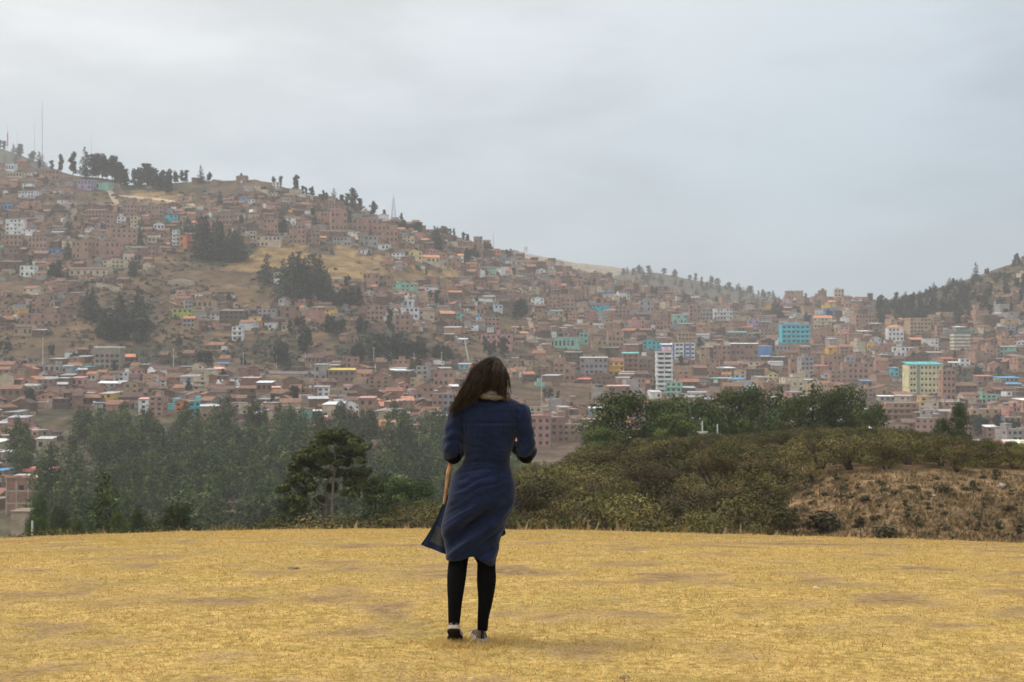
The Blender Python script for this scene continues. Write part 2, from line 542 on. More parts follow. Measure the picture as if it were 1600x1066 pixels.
ridge('hill', 2700, F1, 420, (0.26, 0.21, 0.14), 'pale bare ridge behind the town')
ridge('hill', 2200, F2, 330, (0.10, 0.09, 0.06), 'wooded hazy hill behind the town centre')
ridge('hill', 2100, F3, 330, (0.10, 0.10, 0.07), 'far wooded hill at the left edge')
def f_hit(sky, ridgeY, depth, u, k):
    rz = vz(ridgeY, np.interp(u, [s[0] for s in sky], [s[1] for s in sky]))
    X = (u - 800) / FPX * ridgeY; Y = ridgeY - k * depth
    z = -60 + (rz + 60) * (1 - k ** 1.5) + 10 * float(fbm(np.array(X / 90), np.array(Y / 90), 4, 77)) * (1 - (1 - k) ** 4)
    return Vector((X, Y, z))
# ------------------------------------------------------------------ meadow
def grass_patch(x, y):
    """0..1: how bare / brown the turf is (real patches, also used for the blades)"""
    a = fbm(x / 1.5, y / 1.1, 4, 41)
    b = fbm(x / 0.40, y / 0.34, 4, 43)
    c = fbm(x / 6.0, y / 4.0, 3, 47)
    far = np.clip((y - 12.0) / 6, 0, 1)
    return a * 0.50 + b * 1.45 + c * 0.45 + far * 0.08

def build_meadow():
    xs = np.concatenate([np.arange(-60, -14, 2.0), np.arange(-14, 14, 0.16), np.arange(14, 61, 2.0)])
    ys = np.concatenate([np.arange(-40, 5, 1.5), np.arange(5, 24, 0.16), np.arange(24, 36.01, 0.5), [36.4]])
    X, Y = np.meshgrid(xs, ys, indexing='ij')
    Z = meadow_z(X, Y)
    # beyond the mesh's sides the slope simply runs on below the terrain edge
    nu, nk = X.shape
    verts = np.stack([X, Y, Z], axis=-1).reshape(-1, 3)
    idx = np.arange(nu * nk).reshape(nu, nk)
    q = np.stack([idx[:-1, :-1], idx[1:, :-1], idx[1:, 1:], idx[:-1, 1:]], axis=-1).reshape(-1, 4)
    me = bpy.data.meshes.new('meadow')
    me.from_pydata(verts.tolist(), [], q.tolist())
    me.polygons.foreach_set('use_smooth', np.ones(len(q), dtype=bool))
    P = grass_patch(X, Y).reshape(-1)
    at = me.attributes.new('bare', 'FLOAT', 'POINT'); at.data.foreach_set('value', P.astype(np.float32))
    m, nd, L, b = mat('dry_turf', 0.95, 0.08)
    a = nd.new('ShaderNodeAttribute'); a.attribute_name = 'bare'
    nf = noise_tex(nd, L, 14.0, 6, 0.7, stretch=(1, 1, 1))
    nm = noise_tex(nd, L, 2.2, 5, 0.65, stretch=(0.8, 1.5, 1))
    ng = noise_tex(nd, L, 0.8, 4, 0.6)
    ad = nd.new('ShaderNodeMath'); ad.operation = 'MULTIPLY_ADD'; ad.inputs[1].default_value = 1.5; ad.inputs[2].default_value = -0.75
    L(nf, ad.inputs[0])
    ad0 = nd.new('ShaderNodeMath'); ad0.operation = 'MULTIPLY_ADD'; ad0.inputs[1].default_value = 1.3; ad0.inputs[2].default_value = -0.65
    L(noise_tex(nd, L, 48.0, 3, 0.7), ad0.inputs[0])
    ad1 = nd.new('ShaderNodeMath'); ad1.operation = 'ADD'; L(a.outputs['Fac'], ad1.inputs[0]); L(ad0.outputs[0], ad1.inputs[1])
    ad2 = nd.new('ShaderNodeMath'); ad2.operation = 'ADD'; L(ad1.outputs[0], ad2.inputs[0]); L(ad.outputs[0], ad2.inputs[1])
    bare = rng(nd, L, ad2.outputs[0], -0.02, 0.38, 0, 1)
    straw = mixc(nd, L, 'MIX', rng(nd, L, nm, 0.35, 0.65, 0, 1), (0.65, 0.45, 0.165), (0.54, 0.385, 0.122))
    straw = mixc(nd, L, 'MIX', rng(nd, L, ng, 0.5, 0.75, 0, 0.5), straw, (0.38, 0.33, 0.10))
    straw = mixc(nd, L, 'MULTIPLY', 1.0, straw, mixc(nd, L, 'MIX', rng(nd, L, nf, 0.3, 0.7, 0, 1), (0.46, 0.43, 0.40), (1.18, 1.16, 1.12)))
    soil = mixc(nd, L, 'MIX', rng(nd, L, nf, 0.3, 0.7, 0, 1), (0.13, 0.078, 0.038), (0.40, 0.26, 0.13))
    c = mixc(nd, L, 'MIX', bare, straw, soil)
    L(c, b.inputs['Base Color'])
    bump(nd, L, b, nf, 0.8, 0.03)
    me.materials.append(m)
    tag(link('meadow', me), 'dry yellow meadow with brown worn patches', None, None, 'structure')

def build_grass():
    rs = np.random.RandomState(5)
    n = 640000
    # density falls with distance as the photograph's own perspective does
    yy = 5.2 + (22.5 - 5.2) * rs.rand(n) ** 1.15
    half = 0.40 * yy + 3.2
    xx = (rs.rand(n) * 2 - 1) * half
    k = 2600          # a thicker tuft where the woman stands
    xx[:k] = -0.1845 + rs.randn(k) * .16; yy[:k] = 8.17 + rs.randn(k) * .10
    p = grass_patch(xx, yy) + 0.20 * (rs.rand(n) - 0.5)
    keep = p < 0.10
    xx, yy, p = xx[keep], yy[keep], p[keep]
    n = len(xx)
    zz = meadow_z(xx, yy)
    near = (np.abs(xx + .1845) < .3) & (np.abs(yy - 8.17) < .2)
    cl = lattice_noise(xx * 7, yy * 7, 61)
    h = (0.005 + 0.011 * rs.rand(n) + 0.016 * np.maximum(cl - 0.55, 0) * 2)
    h = np.where(rs.rand(n) < 0.006 + 0.012 * (yy > 15), h * 2.2 + .015, h)
    h = np.where(near, h * 1.5 + .004, h)
    w = (0.0018 + 0.0016 * rs.rand(n)) * (0.75 + yy * 0.06)
    an = rs.rand(n) * 2 * math.pi
    lean = h * (0.4 + 1.1 * rs.rand(n)); la = rs.rand(n) * 2 * math.pi
    dx, dy = np.cos(an) * w, np.sin(an) * w
    v = np.empty((n, 3, 3), dtype=np.float32)
    v[:, 0] = np.stack([xx - dx, yy - dy, zz - 0.002], -1)
    v[:, 1] = np.stack([xx + dx, yy + dy, zz - 0.002], -1)
    v[:, 2] = np.stack([xx + np.cos(la) * lean, yy + np.sin(la) * lean, zz + h], -1)
    me = bpy.data.meshes.new('grass')
    me.vertices.add(n * 3); me.vertices.foreach_set('co', v.ravel())
    me.loops.add(n * 3); me.loops.foreach_set('vertex_index', np.arange(n * 3, dtype=np.int32))
    me.polygons.add(n); me.polygons.foreach_set('loop_start', np.arange(0, n * 3, 3, dtype=np.int32))
    me.polygons.foreach_set('loop_total', np.full(n, 3, dtype=np.int32))
    me.update(calc_edges=True)
    cc = np.ones((n, 4), dtype=np.float32)
    a, bb, g, d = np.array((0.71, 0.50, 0.20)), np.array((0.53, 0.375, 0.13)), np.array((0.40, 0.35, 0.11)), np.array((0.30, 0.17, 0.09))
    t = rs.rand(n)[:, None]
    c = a * t + bb * (1 - t)
    gr = (rs.rand(n) < 0.06 + 0.22 * np.clip(fbm(xx / 1.2, yy / 1.2, 3, 71) * 3, 0, 1))[:, None]
    c = np.where(gr, g, c)
    c = np.where((rs.rand(n) < 0.03)[:, None], d, c)
    cc[:, :3] = c
    at = me.attributes.new('Col', 'FLOAT_COLOR', 'FACE'); at.data.foreach_set('color', cc.ravel())
    m, nd, L, b = mat('straw_blades', 0.8, 0.15)
    L(attr(nd), b.inputs['Base Color'])
    tr = nd.new('ShaderNodeBsdfTranslucent'); L(attr(nd), tr.inputs[0])
    mx = nd.new('ShaderNodeMixShader'); mx.inputs[0].default_value = 0.3
    L(b.outputs[0], mx.inputs[1]); L(tr.outputs[0], mx.inputs[2]); L(mx.outputs[0], nd['Material Output'].inputs[0])
    me.materials.append(m)
    tag(link('grass', me), 'short dry golden grass blades covering the meadow', 'grass', None, 'stuff')
build_meadow()
build_grass()

# a few small stones lying in the turf
M_STONE = simple('field_stone', (0.22, 0.16, 0.12), 0.9, 0.2, 0.3, 20, 0.004)
M_PALE_STONE = simple('pale_rock', (0.50, 0.46, 0.40), 0.9, 0.2, 0.25, 4, 0.02)
def stone(name, loc, size, m, label, group=None):
    bm = bmesh.new()
    bmesh.ops.create_icosphere(bm, subdivisions=3, radius=1.0)
    rr = random.Random(int(loc[0] * 100))
    o1 = Vector((rr.random() * 9, rr.random() * 9, 0))
    for v in bm.verts:
        k = 1 + 0.35 * mnoise.noise(v.co * 1.1 + o1) + 0.12 * mnoise.noise(v.co * 3 + o1)
        v.co = Vector((v.co.x * size[0] * k, v.co.y * size[1] * k, v.co.z * size[2] * k))
    me = bpy.data.meshes.new(name); bm.to_mesh(me); bm.free()
    for p in me.polygons: p.use_smooth = True
    me.materials.append(m)
    o = link(name, me)
    o.location = loc
    tag(o, label, 'stone', group)
def mpix(u, v):
    """point of the meadow seen at a photo pixel"""
    for i in range(400):
        Y = 6.5 + i * 0.04
        if vz(Y, v) <= float(meadow_z((u - 800) / FPX * Y, Y)): return ((u - 800) / FPX * Y, Y, float(meadow_z((u - 800) / FPX * Y, Y)))
    return None
for (u, v, s, pl, lb) in ((458, 890, .045, 0, 'flat brown stone lying in the meadow left of the woman'),
                          (1275, 920, .022, 1, 'small pale stone on the worn patch right of the woman'),
                          (975, 1062, .03, 0, 'tiny dark stone at the bottom edge of the meadow')):
    p = mpix(u, v)
    if p: stone('stone', (p[0], p[1], p[2] + s * .15), (s, s * .7, s * .35), M_PALE_STONE if pl else M_STONE, lb)

# ------------------------------------------------------------------ plants
def leaf_cloud(mb, clumps, n, size, cols, rr, flat=0.0, m=0, shell=0.55):
    """many leaf-spray faces spread through a set of ellipsoid clumps"""
    tot = sum(c[3] * c[4] * c[5] for c in clumps) ** 1.0
    wts = [(c[3] * c[4] + c[3] * c[5] + c[4] * c[5]) for c in clumps]
    sw = sum(wts)
    for (cx, cy, cz, rx, ry, rz), w in zip(clumps, wts):
        k = max(4, int(n * w / sw))
        base = cols[rr.randrange(len(cols))]
        tone = 0.82 + 0.36 * rr.random()
        for _ in range(k):
            d = Vector((rr.gauss(0, 1), rr.gauss(0, 1), rr.gauss(0, 1))).normalized()
            r = shell + (1.08 - shell) * rr.random() ** 0.7
            p = Vector((cx + d.x * rx * r, cy + d.y * ry * r, cz + d.z * rz * r))
            nrm = (d * 1.45 + Vector((rr.gauss(0, .5), rr.gauss(0, .5), rr.gauss(0, .5) + 0.2 + flat))).normalized()
            a = nrm.orthogonal().normalized(); b = nrm.cross(a)
            t = rr.random() * 6.283
            a, b = a * math.cos(t) + b * math.sin(t), b * math.cos(t) - a * math.sin(t)
            s = size * (0.6 + 0.8 * rr.random()); s2 = s * (0.35 + 0.4 * rr.random())
            q = tone * (0.92 + 0.16 * rr.random())
            c = tuple(x * q for x in base)
            pts = [p - a * s, p - b * s2 + nrm * s * .15, p + a * s, p + b * s2 + nrm * s * .15]
            mb.face([tuple(x) for x in pts], m, c)

GREEN_F = [(0.044, 0.070, 0.018), (0.030, 0.050, 0.015), (0.064, 0.090, 0.022), (0.080, 0.104, 0.028)]
GREEN_N = [(0.044, 0.072, 0.015), (0.062, 0.086, 0.018), (0.032, 0.054, 0.013), (0.078, 0.092, 0.022)]
DARK_H = [(0.030, 0.042, 0.024), (0.023, 0.034, 0.022), (0.042, 0.052, 0.028)]
OLIVE = [(0.115, 0.100, 0.028), (0.092, 0.082, 0.026), (0.135, 0.108, 0.034), (0.080, 0.076, 0.022), (0.11, 0.084, 0.030)]
BARKC = (0.16, 0.12, 0.09)

def limbs(mb, rr, h, n, spread, r0, c, m=0, lean=0.0, z0=0.25, z1=0.8):
    """tapered trunk with limbs"""
    x = y = 0.0; pts = []; k = 7
    for i in range(k):
        t = i / (k - 1)
        pts.append((x, y, t * h)); x += rr.gauss(0, .012) * h + lean * h / k; y += rr.gauss(0, .012) * h
    mb.tube(pts, [r0 * (1 - .8 * i / (k - 1)) for i in range(k)], 6, m, c)
    for j in range(n):
        t = z0 + (z1 - z0) * (j + rr.random()) / n
        i = min(int(t * (k - 1)), k - 2)
        p = Vector(pts[i]).lerp(Vector(pts[i + 1]), t * (k - 1) - i)
        a = rr.random() * 6.283
        L_ = spread * (0.6 + .6 * rr.random())
        e = p + Vector((math.cos(a) * L_, math.sin(a) * L_, L_ * (0.5 + .5 * rr.random())))
        mid = p.lerp(e, .5) + Vector((0, 0, -L_ * .08))
        mb.tube([p, mid, e], [r0 * .45 * (1 - .5 * t), r0 * .3 * (1 - .5 * t), r0 * .1], 4, m, c)

def proto_tree(kind, seed):
    """returns (crown mesh, trunk mesh) of height 1"""
    rr = random.Random(seed)
    cr, tk = MB(), MB()
    cl = []
    if kind == 'eucalyptus':           # irregular tall pointed plume
        n = 17
        for i in range(n):
            t = i / (n - 1)
            z = 0.16 + 0.80 * t
            w = 0.155 * math.sin(math.pi * (.22 + .70 * t)) ** .75 * (0.65 + .6 * rr.random())
            a = i * 2.4 + rr.random(); o = w * (.95 - t * .5)
            cl.append((math.cos(a) * o, math.sin(a) * o, z, w, w, 0.085 + 0.05 * rr.random()))
        leaf_cloud(cr, cl, 1250, 0.024, GREEN_F, rr, 0.1)
        limbs(tk, rr, 0.93, 5, 0.10, 0.016, BARKC)
    elif kind == 'conifer':
        for i in range(16):
            t = i / 15
            w = 0.17 * (1 - t) ** 0.8 + 0.02
            for j in range(2):
                a = rr.random() * 6.28
                cl.append((math.cos(a) * w * .7, math.sin(a) * w * .7, 0.1 + .86 * t, w, w, 0.05))
        leaf_cloud(cr, cl, 600, 0.030, DARK_H, rr, 0.0)
        limbs(tk, rr, 0.95, 4, 0.08, 0.016, BARKC)
    elif kind == 'hill':               # broad or narrow dark crowns on a bare stem
        n = rr.randint(9, 13)
        wide = 0.15 + .10 * rr.random()
        for i in range(n):
            t = i / n; a = rr.random() * 6.28; o = wide * (.95 - .55 * t) * rr.random()
            w = wide * (0.35 + .35 * rr.random())
            cl.append((math.cos(a) * o, math.sin(a) * o, 0.20 + 0.68 * t, w, w, 0.06 + .06 * rr.random()))
        leaf_cloud(cr, cl, 480, 0.046, DARK_H, rr)
        limbs(tk, rr, 0.75, 3, 0.12, 0.018, BARKC)
    elif kind == 'broad':              # near green trees
        n = 34
        for i in range(n):
            t = rr.random() ** .8
            a = rr.random() * 6.28
            rad = 0.34 * math.sin(math.pi * min(0.24 + t * .70, 1)) ** .6
            o = rad * rr.random() ** .5
            w = 0.085 + .06 * rr.random()
            cl.append((math.cos(a) * o, math.sin(a) * o, 0.12 + 0.78 * t, w * 1.15, w * 1.15, w * .9))
        leaf_cloud(cr, cl, 7600, 0.0165, GREEN_N, rr, 0.1, 0, .35)
        limbs(tk, rr, 0.8, 9, 0.2, 0.020, BARKC)
    elif kind == 'shrub':              # wide brown-olive bush on several crooked stems; height 1
        n = 22
        for i in range(n):
            a = rr.random() * 6.28; o = 0.60 * rr.random() ** .55
            w = 0.13 + .13 * rr.random()
            z = 0.90 - .48 * (o / .6) ** 2 - .28 * rr.random()
            cl.append((math.cos(a) * o, math.sin(a) * o, max(z - w * .3, .25), w, w, w * .62))
        leaf_cloud(cr, cl, 5200, 0.0185, OLIVE, rr, 0.12, 0, .72)
        for j in range(5):
            a = rr.random() * 6.28; e = Vector((math.cos(a) * .4, math.sin(a) * .4, .62))
            m1 = Vector((e.x * .35 + rr.gauss(0, .05), e.y * .35, .22)); m2 = Vector((e.x * .8, e.y * .6 + rr.gauss(0, .05), .42))
            tk.tube([(rr.gauss(0, .03), rr.gauss(0, .03), -.08), m1, m2, e], [.035, .026, .018, .008], 5, 0, (0.085, 0.06, 0.045))
            for q in range(3):
                f = m2 + Vector((rr.gauss(0, .2), rr.gauss(0, .2), .25))
                tk.tube([m2, f], [.014, .005], 4, 0, (0.085, 0.06, 0.045))
    elif kind == 'sapling':            # sparse little tree
        for i in range(8):
            a = rr.random() * 6.28; o = 0.26 * rr.random()
            w = .10 + .08 * rr.random()
            cl.append((math.cos(a) * o, math.sin(a) * o, .42 + .5 * rr.random(), w, w, w * .6))
        leaf_cloud(cr, cl, 330, 0.042, [(0.085, 0.078, 0.035), (0.065, 0.062, 0.030), (0.05, 0.055, 0.03)], rr, .2, 0, .2)
        limbs(tk, rr, 0.85, 7, 0.24, 0.022, (0.07, 0.05, 0.04), 0, .05, .2, .9)
    elif kind == 'tuft':               # low dry bush
        for i in range(5):
            a = rr.random() * 6.28; o = 0.3 * rr.random()
            cl.append((math.cos(a) * o, math.sin(a) * o, .38, .32, .32, .34))
        leaf_cloud(cr, cl, 300, 0.085, [(0.10, 0.08, 0.04), (0.075, 0.07, 0.035), (0.14, 0.095, 0.045)], rr, .3, 0, .1)
        return cr.data('low_bush', M_LEAF_NEAR), None
    ml = M_LEAF_NEAR if kind in ('broad', 'shrub', 'sapling') else M_LEAF
    return cr.data(kind + '_crown', ml), tk.data(kind + '_trunk', M_BARK)

PROTO = {k: [proto_tree(k, 100 + 17 * i + len(k)) for i in range(n)] for k, n in
         (('eucalyptus', 7), ('conifer', 3), ('hill', 6), ('broad', 5), ('shrub', 7), ('sapling', 5), ('tuft', 3))}
# one-mesh versions (crown and trunk joined) for trees too small in the view to show parts
def joined(kind):
    out = []
    for cr, tk in PROTO[kind]:
        bm = bmesh.new(); bm.from_mesh(cr)
        n0 = len(bm.faces); bm.from_mesh(tk); bm.faces.ensure_lookup_table()
        for f in bm.faces[n0:]: f.material_index = 1
        me = bpy.data.meshes.new(kind + '_tree'); bm.to_mesh(me); bm.free()
        me.materials.append(cr.materials[0]); me.materials.append(tk.materials[0])
        out.append(me)
    return out
JOIN = {k: joined(k) for k in ('eucalyptus', 'conifer', 'hill')}
RT = random.Random(99)

def plant(name, kind, p, h, wscale, label, cat, group=None, parts=True, sink=0.0):
    i = RT.randrange(len(PROTO[kind]))
    rz = RT.random() * 6.283
    sc = (h * wscale, h * wscale, h)
    if parts and PROTO[kind][i][1] is not None:
        o = empty(name, (p[0], p[1], p[2] - sink), rz)
        o.scale = sc
        link('crown', PROTO[kind][i][0], o); link('trunk', PROTO[kind][i][1], o)
    else:
        o = link(name, (JOIN[kind][i] if kind in JOIN else PROTO[kind][i][0]))
        o.location = (p[0], p[1], p[2] - sink); o.rotation_euler = (0, 0, rz); o.scale = sc
    tag(o, label, cat, group)
    return o

def spread_labels(recs):
    """one phrase per place; within it the tallest, leftmost and rightmost are named, the alike rest share"""
    by = {}
    for r in recs: by.setdefault((r[0], r[1]), []).append(r)
    for (ad, ph), rs in by.items():
        lo, hi, ta = min(rs, key=lambda r: r[2]), max(rs, key=lambda r: r[2]), max(rs, key=lambda r: r[3])
        for r in rs:
            k = ('sole ' if len(rs) == 1 else 'leftmost ' if r is lo else 'rightmost ' if r is hi else 'tallest ' if r is ta else '')
            tag(r[4], ' '.join((k + ad + ph).split()[:16]), None, r[5])

# --- near brown-olive shrubs on the low hill right of centre
# outline of the shrub mass as photographed: (u, top row)
TOPU = [0, 60, 100, 200, 300, 420, 520, 600, 690, 760, 810, 850, 900, 950, 1000, 1100, 1200, 1300, 1400, 1470, 1560, 1640, 1800]
TOPV = [828, 812, 808, 812, 806, 797, 788, 782, 772, 745, 712, 700, 690, 684, 676, 672, 668, 660, 664, 672, 682, 690, 690]
def place_shrubs():
    rr = random.Random(11)
    spots = []
    tries = 0
    while len(spots) < 295 and tries < 60000:
        tries += 1
        u = rr.uniform(40, 1760)
        Y = rr.uniform(62, 138)
        if rr.random() < .35: u = rr.uniform(1180, 1700); Y = rr.uniform(92, 138)
        if u < 620: Y = rr.uniform(60, 80)
        elif u < 800: Y = rr.uniform(62, 100)
        X = (u - 800) / FPX * Y
        z = ground(X, Y)
        vg = HV - (z - CZ) / Y * FPX
        # open dry slope on the right
        if u > 1172 + (838 - vg) * .95 and vg > 738 and not (rr.random() < 0.003): continue
        if 1195 < u < 1262 and 96 < Y < 104: continue
        if u > 1465 and 100 < Y < 122 and rr.random() < .8: continue
        topv = np.interp(u, TOPU, TOPV)
        hmax = (vg - topv) * Y / FPX
        if hmax < 0.5: continue
        h = min(rr.uniform(2.7, 4.5), hmax * rr.uniform(.86, 1.08)) if u > 700 else hmax * rr.uniform(.84, 1.05)
        if h < 1.0: continue
        if any((X - a) ** 2 + (Y - b) ** 2 < (0.5 * (h + c)) ** 2 * .66 for a, b, c, _, _ in spots): continue
        spots.append((X, Y, h, u, z))
    recs = []
    for X, Y, h, u, z in spots:
        o = plant('shrub', 'shrub', (X, Y, z), h, rr.uniform(.95, 1.3), None, 'shrub', None, True, 0.1)
        vt = HV - (z + h - CZ) / Y * FPX
        if u < 720:
            ph = ('in the thin strip left of the slender pointed tree' if u < 160 else 'in the strip between the slender pointed tree and the twin-topped one' if u < 280 else
                  'in the strip left of the pale-trunked tree' if u < 440 else 'in the strip in front of the pale-trunked tree' if u < 590 else 'in the strip between pale-trunked tree and woman')
            ad, g = 'low brown-olive shrub ', 'low shrubs along the meadow edge'
        elif u > 1195:
            ph = ('above the dark shelter' if u < 1262 else 'on the crest under the large green clump' if u < 1370 else 'along the crest before the bluish conifer' if u < 1465 else
                  'around the sheet-roofed shed') if Y > 104 else ('left of the dry slope' if u < 1262 else 'at the upper edge of the dry slope')
            ad, g = 'brown-olive shrub ', 'shrubs around the dry slope'
        else:
            row = 'front foot' if vt > 770 else 'middle' if vt > 710 else 'crest'
            ph = 'at the %s of the thicket, %s' % (row, 'close to the woman' if u < 880 else 'below the rounded evergreen' if u < 1010 else 'below the white cross post' if u < 1125 else 'near the dry slope')
            ad, g = 'brown-olive shrub ', 'shrubs of the thicket on the low hill'
        recs.append((ad, ph, u, h, o, g))
    spread_labels(recs)
place_shrubs()

# saplings and tufts on the open slope: (u, v base, height px)
SAP = [(1268, 765, 22), (1315, 790, 30), (1285, 832, 55), (1240, 836, 36), (1225, 828, 30), (1352, 786, 22), (1340, 770, 14), (1378, 780, 26),
       (1368, 815, 20), (1414, 800, 18), (1418, 820, 22), (1390, 842, 40), (1345, 842, 32), (1450, 806, 20), (1470, 770, 24), (1520, 784, 32),
       (1537, 800, 14), (1575, 800, 18), (1580, 780, 14), (1530, 836, 30), (1475, 828, 18), (1512, 830, 16), (1560, 838, 22), (1595, 826, 24),
       (1432, 838, 30), (1305, 758, 18), (1400, 772, 14), (1555, 762, 26), (1440, 786, 12), (1500, 812, 10), (1465, 842, 14), (1190, 835, 30),
       (1255, 800, 16), (1330, 815, 12), (1385, 800, 12), (1490, 775, 12), (1592, 845, 20), (1302, 842, 26), (1215, 800, 14), (1170, 838, 26)]
rr = random.Random(3)
SREC, BREC = [], []
def slope_place(u, v):
    return ('upper ' if v < 785 else 'middle ' if v < 815 else 'lower ') + ('left part of the dry slope' if u < 1310 else 'centre of the dry slope' if u < 1450 else 'right part of the dry slope')
for i, (u, v, hp) in enumerate(SAP):
    p = hit(u, v, 64)
    if p is None: continue
    h = hp * p.y / FPX * 1.25
    if i % 3 != 2: SREC.append(('sparse dark sapling on the ', slope_place(u, v), u, h, plant('sapling', 'sapling', p, h, rr.uniform(.8, 1.15), None, 'sapling', None, True, .03), 'saplings on the dry slope'))
    else: BREC.append(('low dry bush on the ', slope_place(u, v), u, h, plant('low_bush', 'tuft', p, h * .7, rr.uniform(1.2, 1.9), None, 'bush', None, False, .03), 'low bushes on the dry slope'))
for i in range(64):
    u, v = rr.uniform(1180, 1640), rr.uniform(745, 845)
    p = hit(u, v, 64)
    if p is None: continue
    h = rr.uniform(.15, .45)
    BREC.append(('low dry bush on the ', slope_place(u, v), u, h, plant('low_bush', 'tuft', p, h, rr.uniform(1.2, 2.2), None, 'bush', None, False, .03), 'low bushes on the dry slope'))
spread_labels(SREC); spread_labels(BREC)
# dry grass tussocks on the slope: nobody could count them
def tussocks():
    rr = random.Random(13); mb = MB()
    for i in range(5200):
        u, v = rr.uniform(1150, 1680), rr.uniform(736, 850)
        if i > 3000:      # the ground between the meadow's crest and the shrubs
            yy = rr.uniform(25, 66); xx = rr.uniform(-.42, .46) * yy
            p = Vector((xx, yy, ground(xx, yy)))
        else: p = hit(u, v, 62)
        if p is None or p.y > 112: continue
        c0 = rr.choice([(0.22, .155, .07), (0.18, .125, .06), (0.19, .14, .07), (.28, .19, .10)])
        s = rr.uniform(.10, .28)
        for j in range(5):
            a = rr.random() * 6.283; b = p + Vector((rr.gauss(0, s * .6), rr.gauss(0, s * .6), -.02))
            w = Vector((math.cos(a), math.sin(a), 0)) * s * .3
            mb.face([tuple(b - w), tuple(b + w), tuple(b + Vector((rr.gauss(0, s * .4), rr.gauss(0, s * .4), s * rr.uniform(.7, 1.3))))], 0, c0)
    tag(mb.build('tussock_grass', M_LEAF_NEAR), 'dry tussocky grass over the open brown slope', 'grass', None, 'stuff')
tussocks()
p = hit(1564, 762, 64); stone('rock', (p.x, p.y, p.z + .1), (.24, .20, .15), M_PALE_STONE, 'large whitish rock on the upper right of the dry slope')
p = hit(1313, 762, 64); stone('rock', (p.x, p.y, p.z + .05), (.08, .07, .06), M_PALE_STONE, 'small whitish rock near the top left of the dry slope')
p = hit(1459, 776, 64); stone('rock', (p.x, p.y, p.z + .05), (.12, .09, .06), M_PALE_STONE, 'thin pale rock in the middle of the dry slope')

# --- near green trees: (u centre, top v, base v, width px, Y, label)
NEARTREES = [
    (972, 608, 700, 78, 165, 'dark rounded evergreen, leftmost of the trees behind the thicket', 'broad'),
    (940, 665, 706, 50, 150, 'low dark tree at the foot of the rounded evergreen behind the thicket', 'broad'),
    (1030, 620, 700, 48, 175, 'lighter, looser tree between the rounded evergreen and the wide dark one', 'broad'),
    (1078, 602, 700, 74, 185, 'wide dark tree directly left of the white cross post', 'broad'),
    (1052, 642, 704, 50, 160, 'low dark tree below the wide dark one, left of the white cross post', 'broad'),
    (1135, 604, 700, 58, 190, 'brownish olive tree with visible limbs just right of the white cross post', 'broad'),
    (1180, 598, 700, 50, 200, 'slim green tree with open crown right of the brownish olive one', 'broad'),
    (1215, 606, 700, 36, 195, 'narrow pointed green tree left of the large green clump', 'eucalyptus'),
    (1243, 616, 704, 44, 185, 'bushy green tree at the left end of the large green clump', 'broad'),
    (1272, 598, 704, 46, 190, 'tall pointed green tree in the large green clump', 'eucalyptus'),
    (1300, 610, 704, 46, 182, 'mid-green tree in the middle of the large green clump', 'broad'),
    (1324, 596, 704, 54, 188, 'tallest dark tree towards the right of the large green clump', 'broad'),
    (1352, 614, 704, 42, 182, 'round dark tree at the right end of the large green clump', 'broad'),
    (1496, 624, 690, 28, 170, 'dark ragged tree beside the far right thicket, its crown split in two', 'broad'),
    (1473, 650, 690, 26, 168, 'reddish brown low tree beside the dark ragged one', 'broad'),
]
for u, vt, vb, w, Y, lb, kind in NEARTREES:
    X = (u - 800) / FPX * Y; z = ground(X, Y)
    h = vz(Y, vt) - z
    ww = w * Y / FPX
    ws = ww / (h * (0.62 if kind == 'broad' else .42)) * 1.3
    o = plant('broadleaf_tree' if kind == 'broad' else 'eucalyptus_tree', kind, (X, Y, z), h, ws, lb, 'tree', 'green trees behind the thicket', True, .1)

# --- trees standing at the lower left, beyond the meadow edge
LEFTTREES = [
    (162, 738, 835, 52, 120, 'slender pointed green tree, tallest of those just behind the left meadow edge', 'eucalyptus'),
    (184, 795, 838, 34, 108, 'short bushy green tree right of the slender pointed tree', 'broad'),
    (216, 792, 838, 32, 112, 'small round green tree, second right of the slender pointed tree', 'broad'),
    (112, 800, 838, 30, 108, 'small leaning green tree left of the slender pointed tree', 'broad'),
    (64, 765, 838, 34, 190, 'dark bushy tree in front of the brick building at the left edge', 'broad'),
    (55, 802, 838, 36, 120, 'low green tree beside the concrete post at the left meadow edge', 'broad'),
    (278, 784, 838, 58, 104, 'wide dark bush-like tree with twin tops behind the left meadow edge', 'broad'),
    (92, 770, 838, 36, 200, 'dark narrow tree behind the small trees at the left meadow edge', 'broad'),
    (640, 742, 838, 90, 118, 'broad dark tree at the foot of the wood, right of the pale-trunked tree', 'broad'),
    (590, 735, 838, 60, 122, 'leafy dark tree close behind the pale-trunked tree', 'broad'),
    (456, 770, 838, 60, 112, 'low leafy tree at the left foot of the pale-trunked tree', 'broad'),
]
for u, vt, vb, w, Y, lb, kind in LEFTTREES:
    X = (u - 800) / FPX * Y; z = ground(X, Y)
    h = vz(Y, vt) - z
    ws = w * Y / FPX / (h * (0.62 if kind == 'broad' else .40))
    plant('broadleaf_tree' if kind == 'broad' else 'eucalyptus_tree', kind, (X, Y, z), h, ws, lb, 'tree', 'trees just beyond the meadow edge', True, .1)

